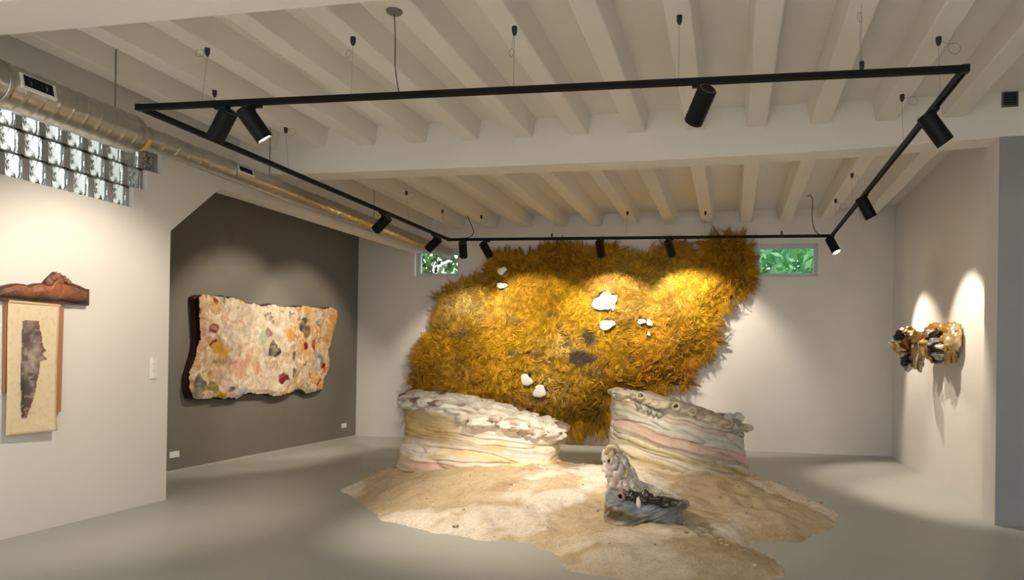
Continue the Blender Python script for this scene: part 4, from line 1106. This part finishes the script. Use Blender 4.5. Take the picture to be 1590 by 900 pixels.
used, inv = np.unique(quads, return_inverse=True); quads = inv.reshape(-1, 4); Pu = P[used]; qu = q[used]
n1 = fbm(qu * 18, 4, 3)[:, None]; n2 = fbm(qu * 30 + 4, 3, 4)[:, None]
c = np.array((.10, .075, .07)) + (np.array((.26, .21, .19)) - np.array((.10, .075, .07))) * sst(-.1, .4, n1)
yr = np.interp(Pu[:, 1], [.99, 1.2, 1.4, 1.6, 1.82], [5.02, 5.09, 5.14, 5.16, 5.11])
edge = sst(.05, .0, yr - Pu[:, 0])[:, None]
c = c + (np.array((.26, .07, .035)) - c) * edge * .8
mid = np.exp(-(((Pu[:, 0] - 5.06) / .06) ** 2 + ((Pu[:, 1] - 1.5) / .09) ** 2))[:, None]
c = c + (np.array((.50, .40, .34)) - c) * np.clip(mid * (.8 + n2), 0, .9)
lf = sst(5.01, 4.96, Pu[:, 0])[:, None] * sst(1.5, 1.3, Pu[:, 1])[:, None]
c = c + (np.array((.02, .018, .02)) - c) * lf * .8
wht_ = sst(.25, .5, n2) * .5
c = c + (np.array((.45, .42, .4)) - c) * wht_
mesh('printed_image', np.stack([np.full(len(Pu), XL + .0535) + .004 * np.sin(Pu[:, 1] * 5 + Pu[:, 0] * 3), Pu[:, 0], Pu[:, 1]], 1), quads, mat('print', vcol=True, rough=.7), sc_, False, np.clip(c, 0, 1))['label'] = 'dark ragged vertical shape with rust edge'

# ================================================================== GLAZED RELIEF ON THE RIGHT WALL
rr_ = empty('glazed_relief', (XR, 9.9, 1.5), 'lumpy gold, amber and silver glazed relief on right wall', 'wall relief')
M_GOLD = mat('gold_lustre', vcol=True, rough=.22, metal=.55, coat=.5, bump=(22, .5, .015))
M_AMB = mat('amber_glaze', vcol=True, rough=.15, metal=.1, coat=.8, bump=(20, .4, .015))
M_SIL = mat('silver_lustre', vcol=True, rough=.16, metal=.8, coat=.4, bump=(18, .5, .02))
rs = random.Random(9)
def lobe(name, mt, items, label):
    m = MB()
    for i, (x, y, z, r, c, sq) in enumerate(items): lump(m, (x, y + (.18 if y < 9.35 else 0), 1.82 + (z - 1.82) * .86), r * .80, 600 + i + len(name) * 13, c, sq, 18, 12, .95)
    m.v = [(min(v_[0], XR - .002), v_[1], v_[2]) for v_ in m.v]
    o = m.build(name, mt, rr_, True, True); o['label'] = label
GO = (.50, .29, .07); CRM = (.60, .45, .22); SV = (.46, .45, .42); BK = (.03, .03, .03); AM = (.34, .13, .02); AM2 = (.22, .07, .02); WS = (.85, .82, .75)
# right lobe: cream-gold against the wall with dark silver folds in front
lobe('gold_end', M_GOLD, [(2.56, 9.02, 1.86, .15, CRM, (.7, 1, 1.2)), (2.55, 9.10, 1.70, .14, GO, (.7, 1, 1.1)), (2.55, 9.22, 1.98, .12, GO, (.8, 1.1, .9)), (2.50, 9.30, 2.05, .07, CRM, (1, 1.2, .7)), (2.57, 9.0, 1.98, .08, CRM, (.6, 1, .8))], 'cream and gold end against the wall')
lobe('silver_folds', M_SIL, [(2.40, 9.22, 1.90, .09, BK, (1, 1, .8)), (2.38, 9.18, 1.82, .10, SV, (1, 1, .7)), (2.40, 9.10, 1.73, .10, BK, (1, 1, .9)), (2.42, 9.06, 1.64, .09, SV, (1, 1, .7)), (2.44, 9.20, 1.60, .08, BK, (1, 1, .9)), (2.36, 9.26, 1.97, .06, WS, (1, 1, .8)), (2.40, 9.0, 1.76, .06, WS, (1, 1, .6)), (2.42, 9.3, 1.74, .09, BK, (1, 1, 1.2))], 'mirror-like dark silver folds')
lobe('amber_centre', M_AMB, [(2.46, 9.62, 1.98, .13, AM, (1, 1, .9)), (2.44, 9.80, 1.96, .12, AM2, (1, 1, .9)), (2.46, 9.95, 1.86, .13, AM, (1, 1, .9)), (2.44, 9.70, 1.82, .14, GO, (1, 1, .8)), (2.46, 9.55, 1.72, .12, AM2, (1, 1, .9)), (2.48, 9.85, 1.70, .12, GO, (1, 1, .9)), (2.47, 9.58, 1.60, .09, AM, (1, 1, .9)), (2.5, 10.05, 1.74, .1, AM, (1, 1, 1)), (2.45, 9.72, 2.06, .06, AM2, (1, 1, 1)), (2.5, 10.2, 1.9, .12, GO, (1, 1.4, .8)), (2.5, 9.42, 1.84, .12, AM, (1, 1.2, .7))], 'translucent amber brown lumps')
lobe('gold_crest', M_GOLD, [(2.36, 10.50, 2.03, .10, GO, (1.1, 1.3, .7)), (2.33, 10.62, 2.06, .07, CRM, (1, 1, .7)), (2.42, 10.40, 1.96, .12, GO, (1, 1.2, .8)), (2.46, 10.45, 1.66, .13, CRM, (.7, 1, 1.3)), (2.48, 10.40, 1.52, .10, CRM, (.6, 1, 1.1))], 'gold crest of the far lobe')
lobe('silver_far_lobe', M_SIL, [(2.27, 10.68, 1.95, .11, BK, (1, 1, .8)), (2.26, 10.66, 1.86, .11, SV, (1, 1, .7)), (2.28, 10.62, 1.77, .12, CRM, (1, 1, .6)), (2.31, 10.60, 1.68, .11, SV, (1, 1, .8)), (2.34, 10.58, 1.58, .11, BK, (1, 1, .9)), (2.37, 10.55, 1.48, .10, SV, (1, 1, .8)), (2.18, 10.74, 1.86, .03, WS, (1.4, 1, .8)), (2.36, 10.55, 1.86, .12, AM2, (1, 1, 1))], 'dark silver far lobe')
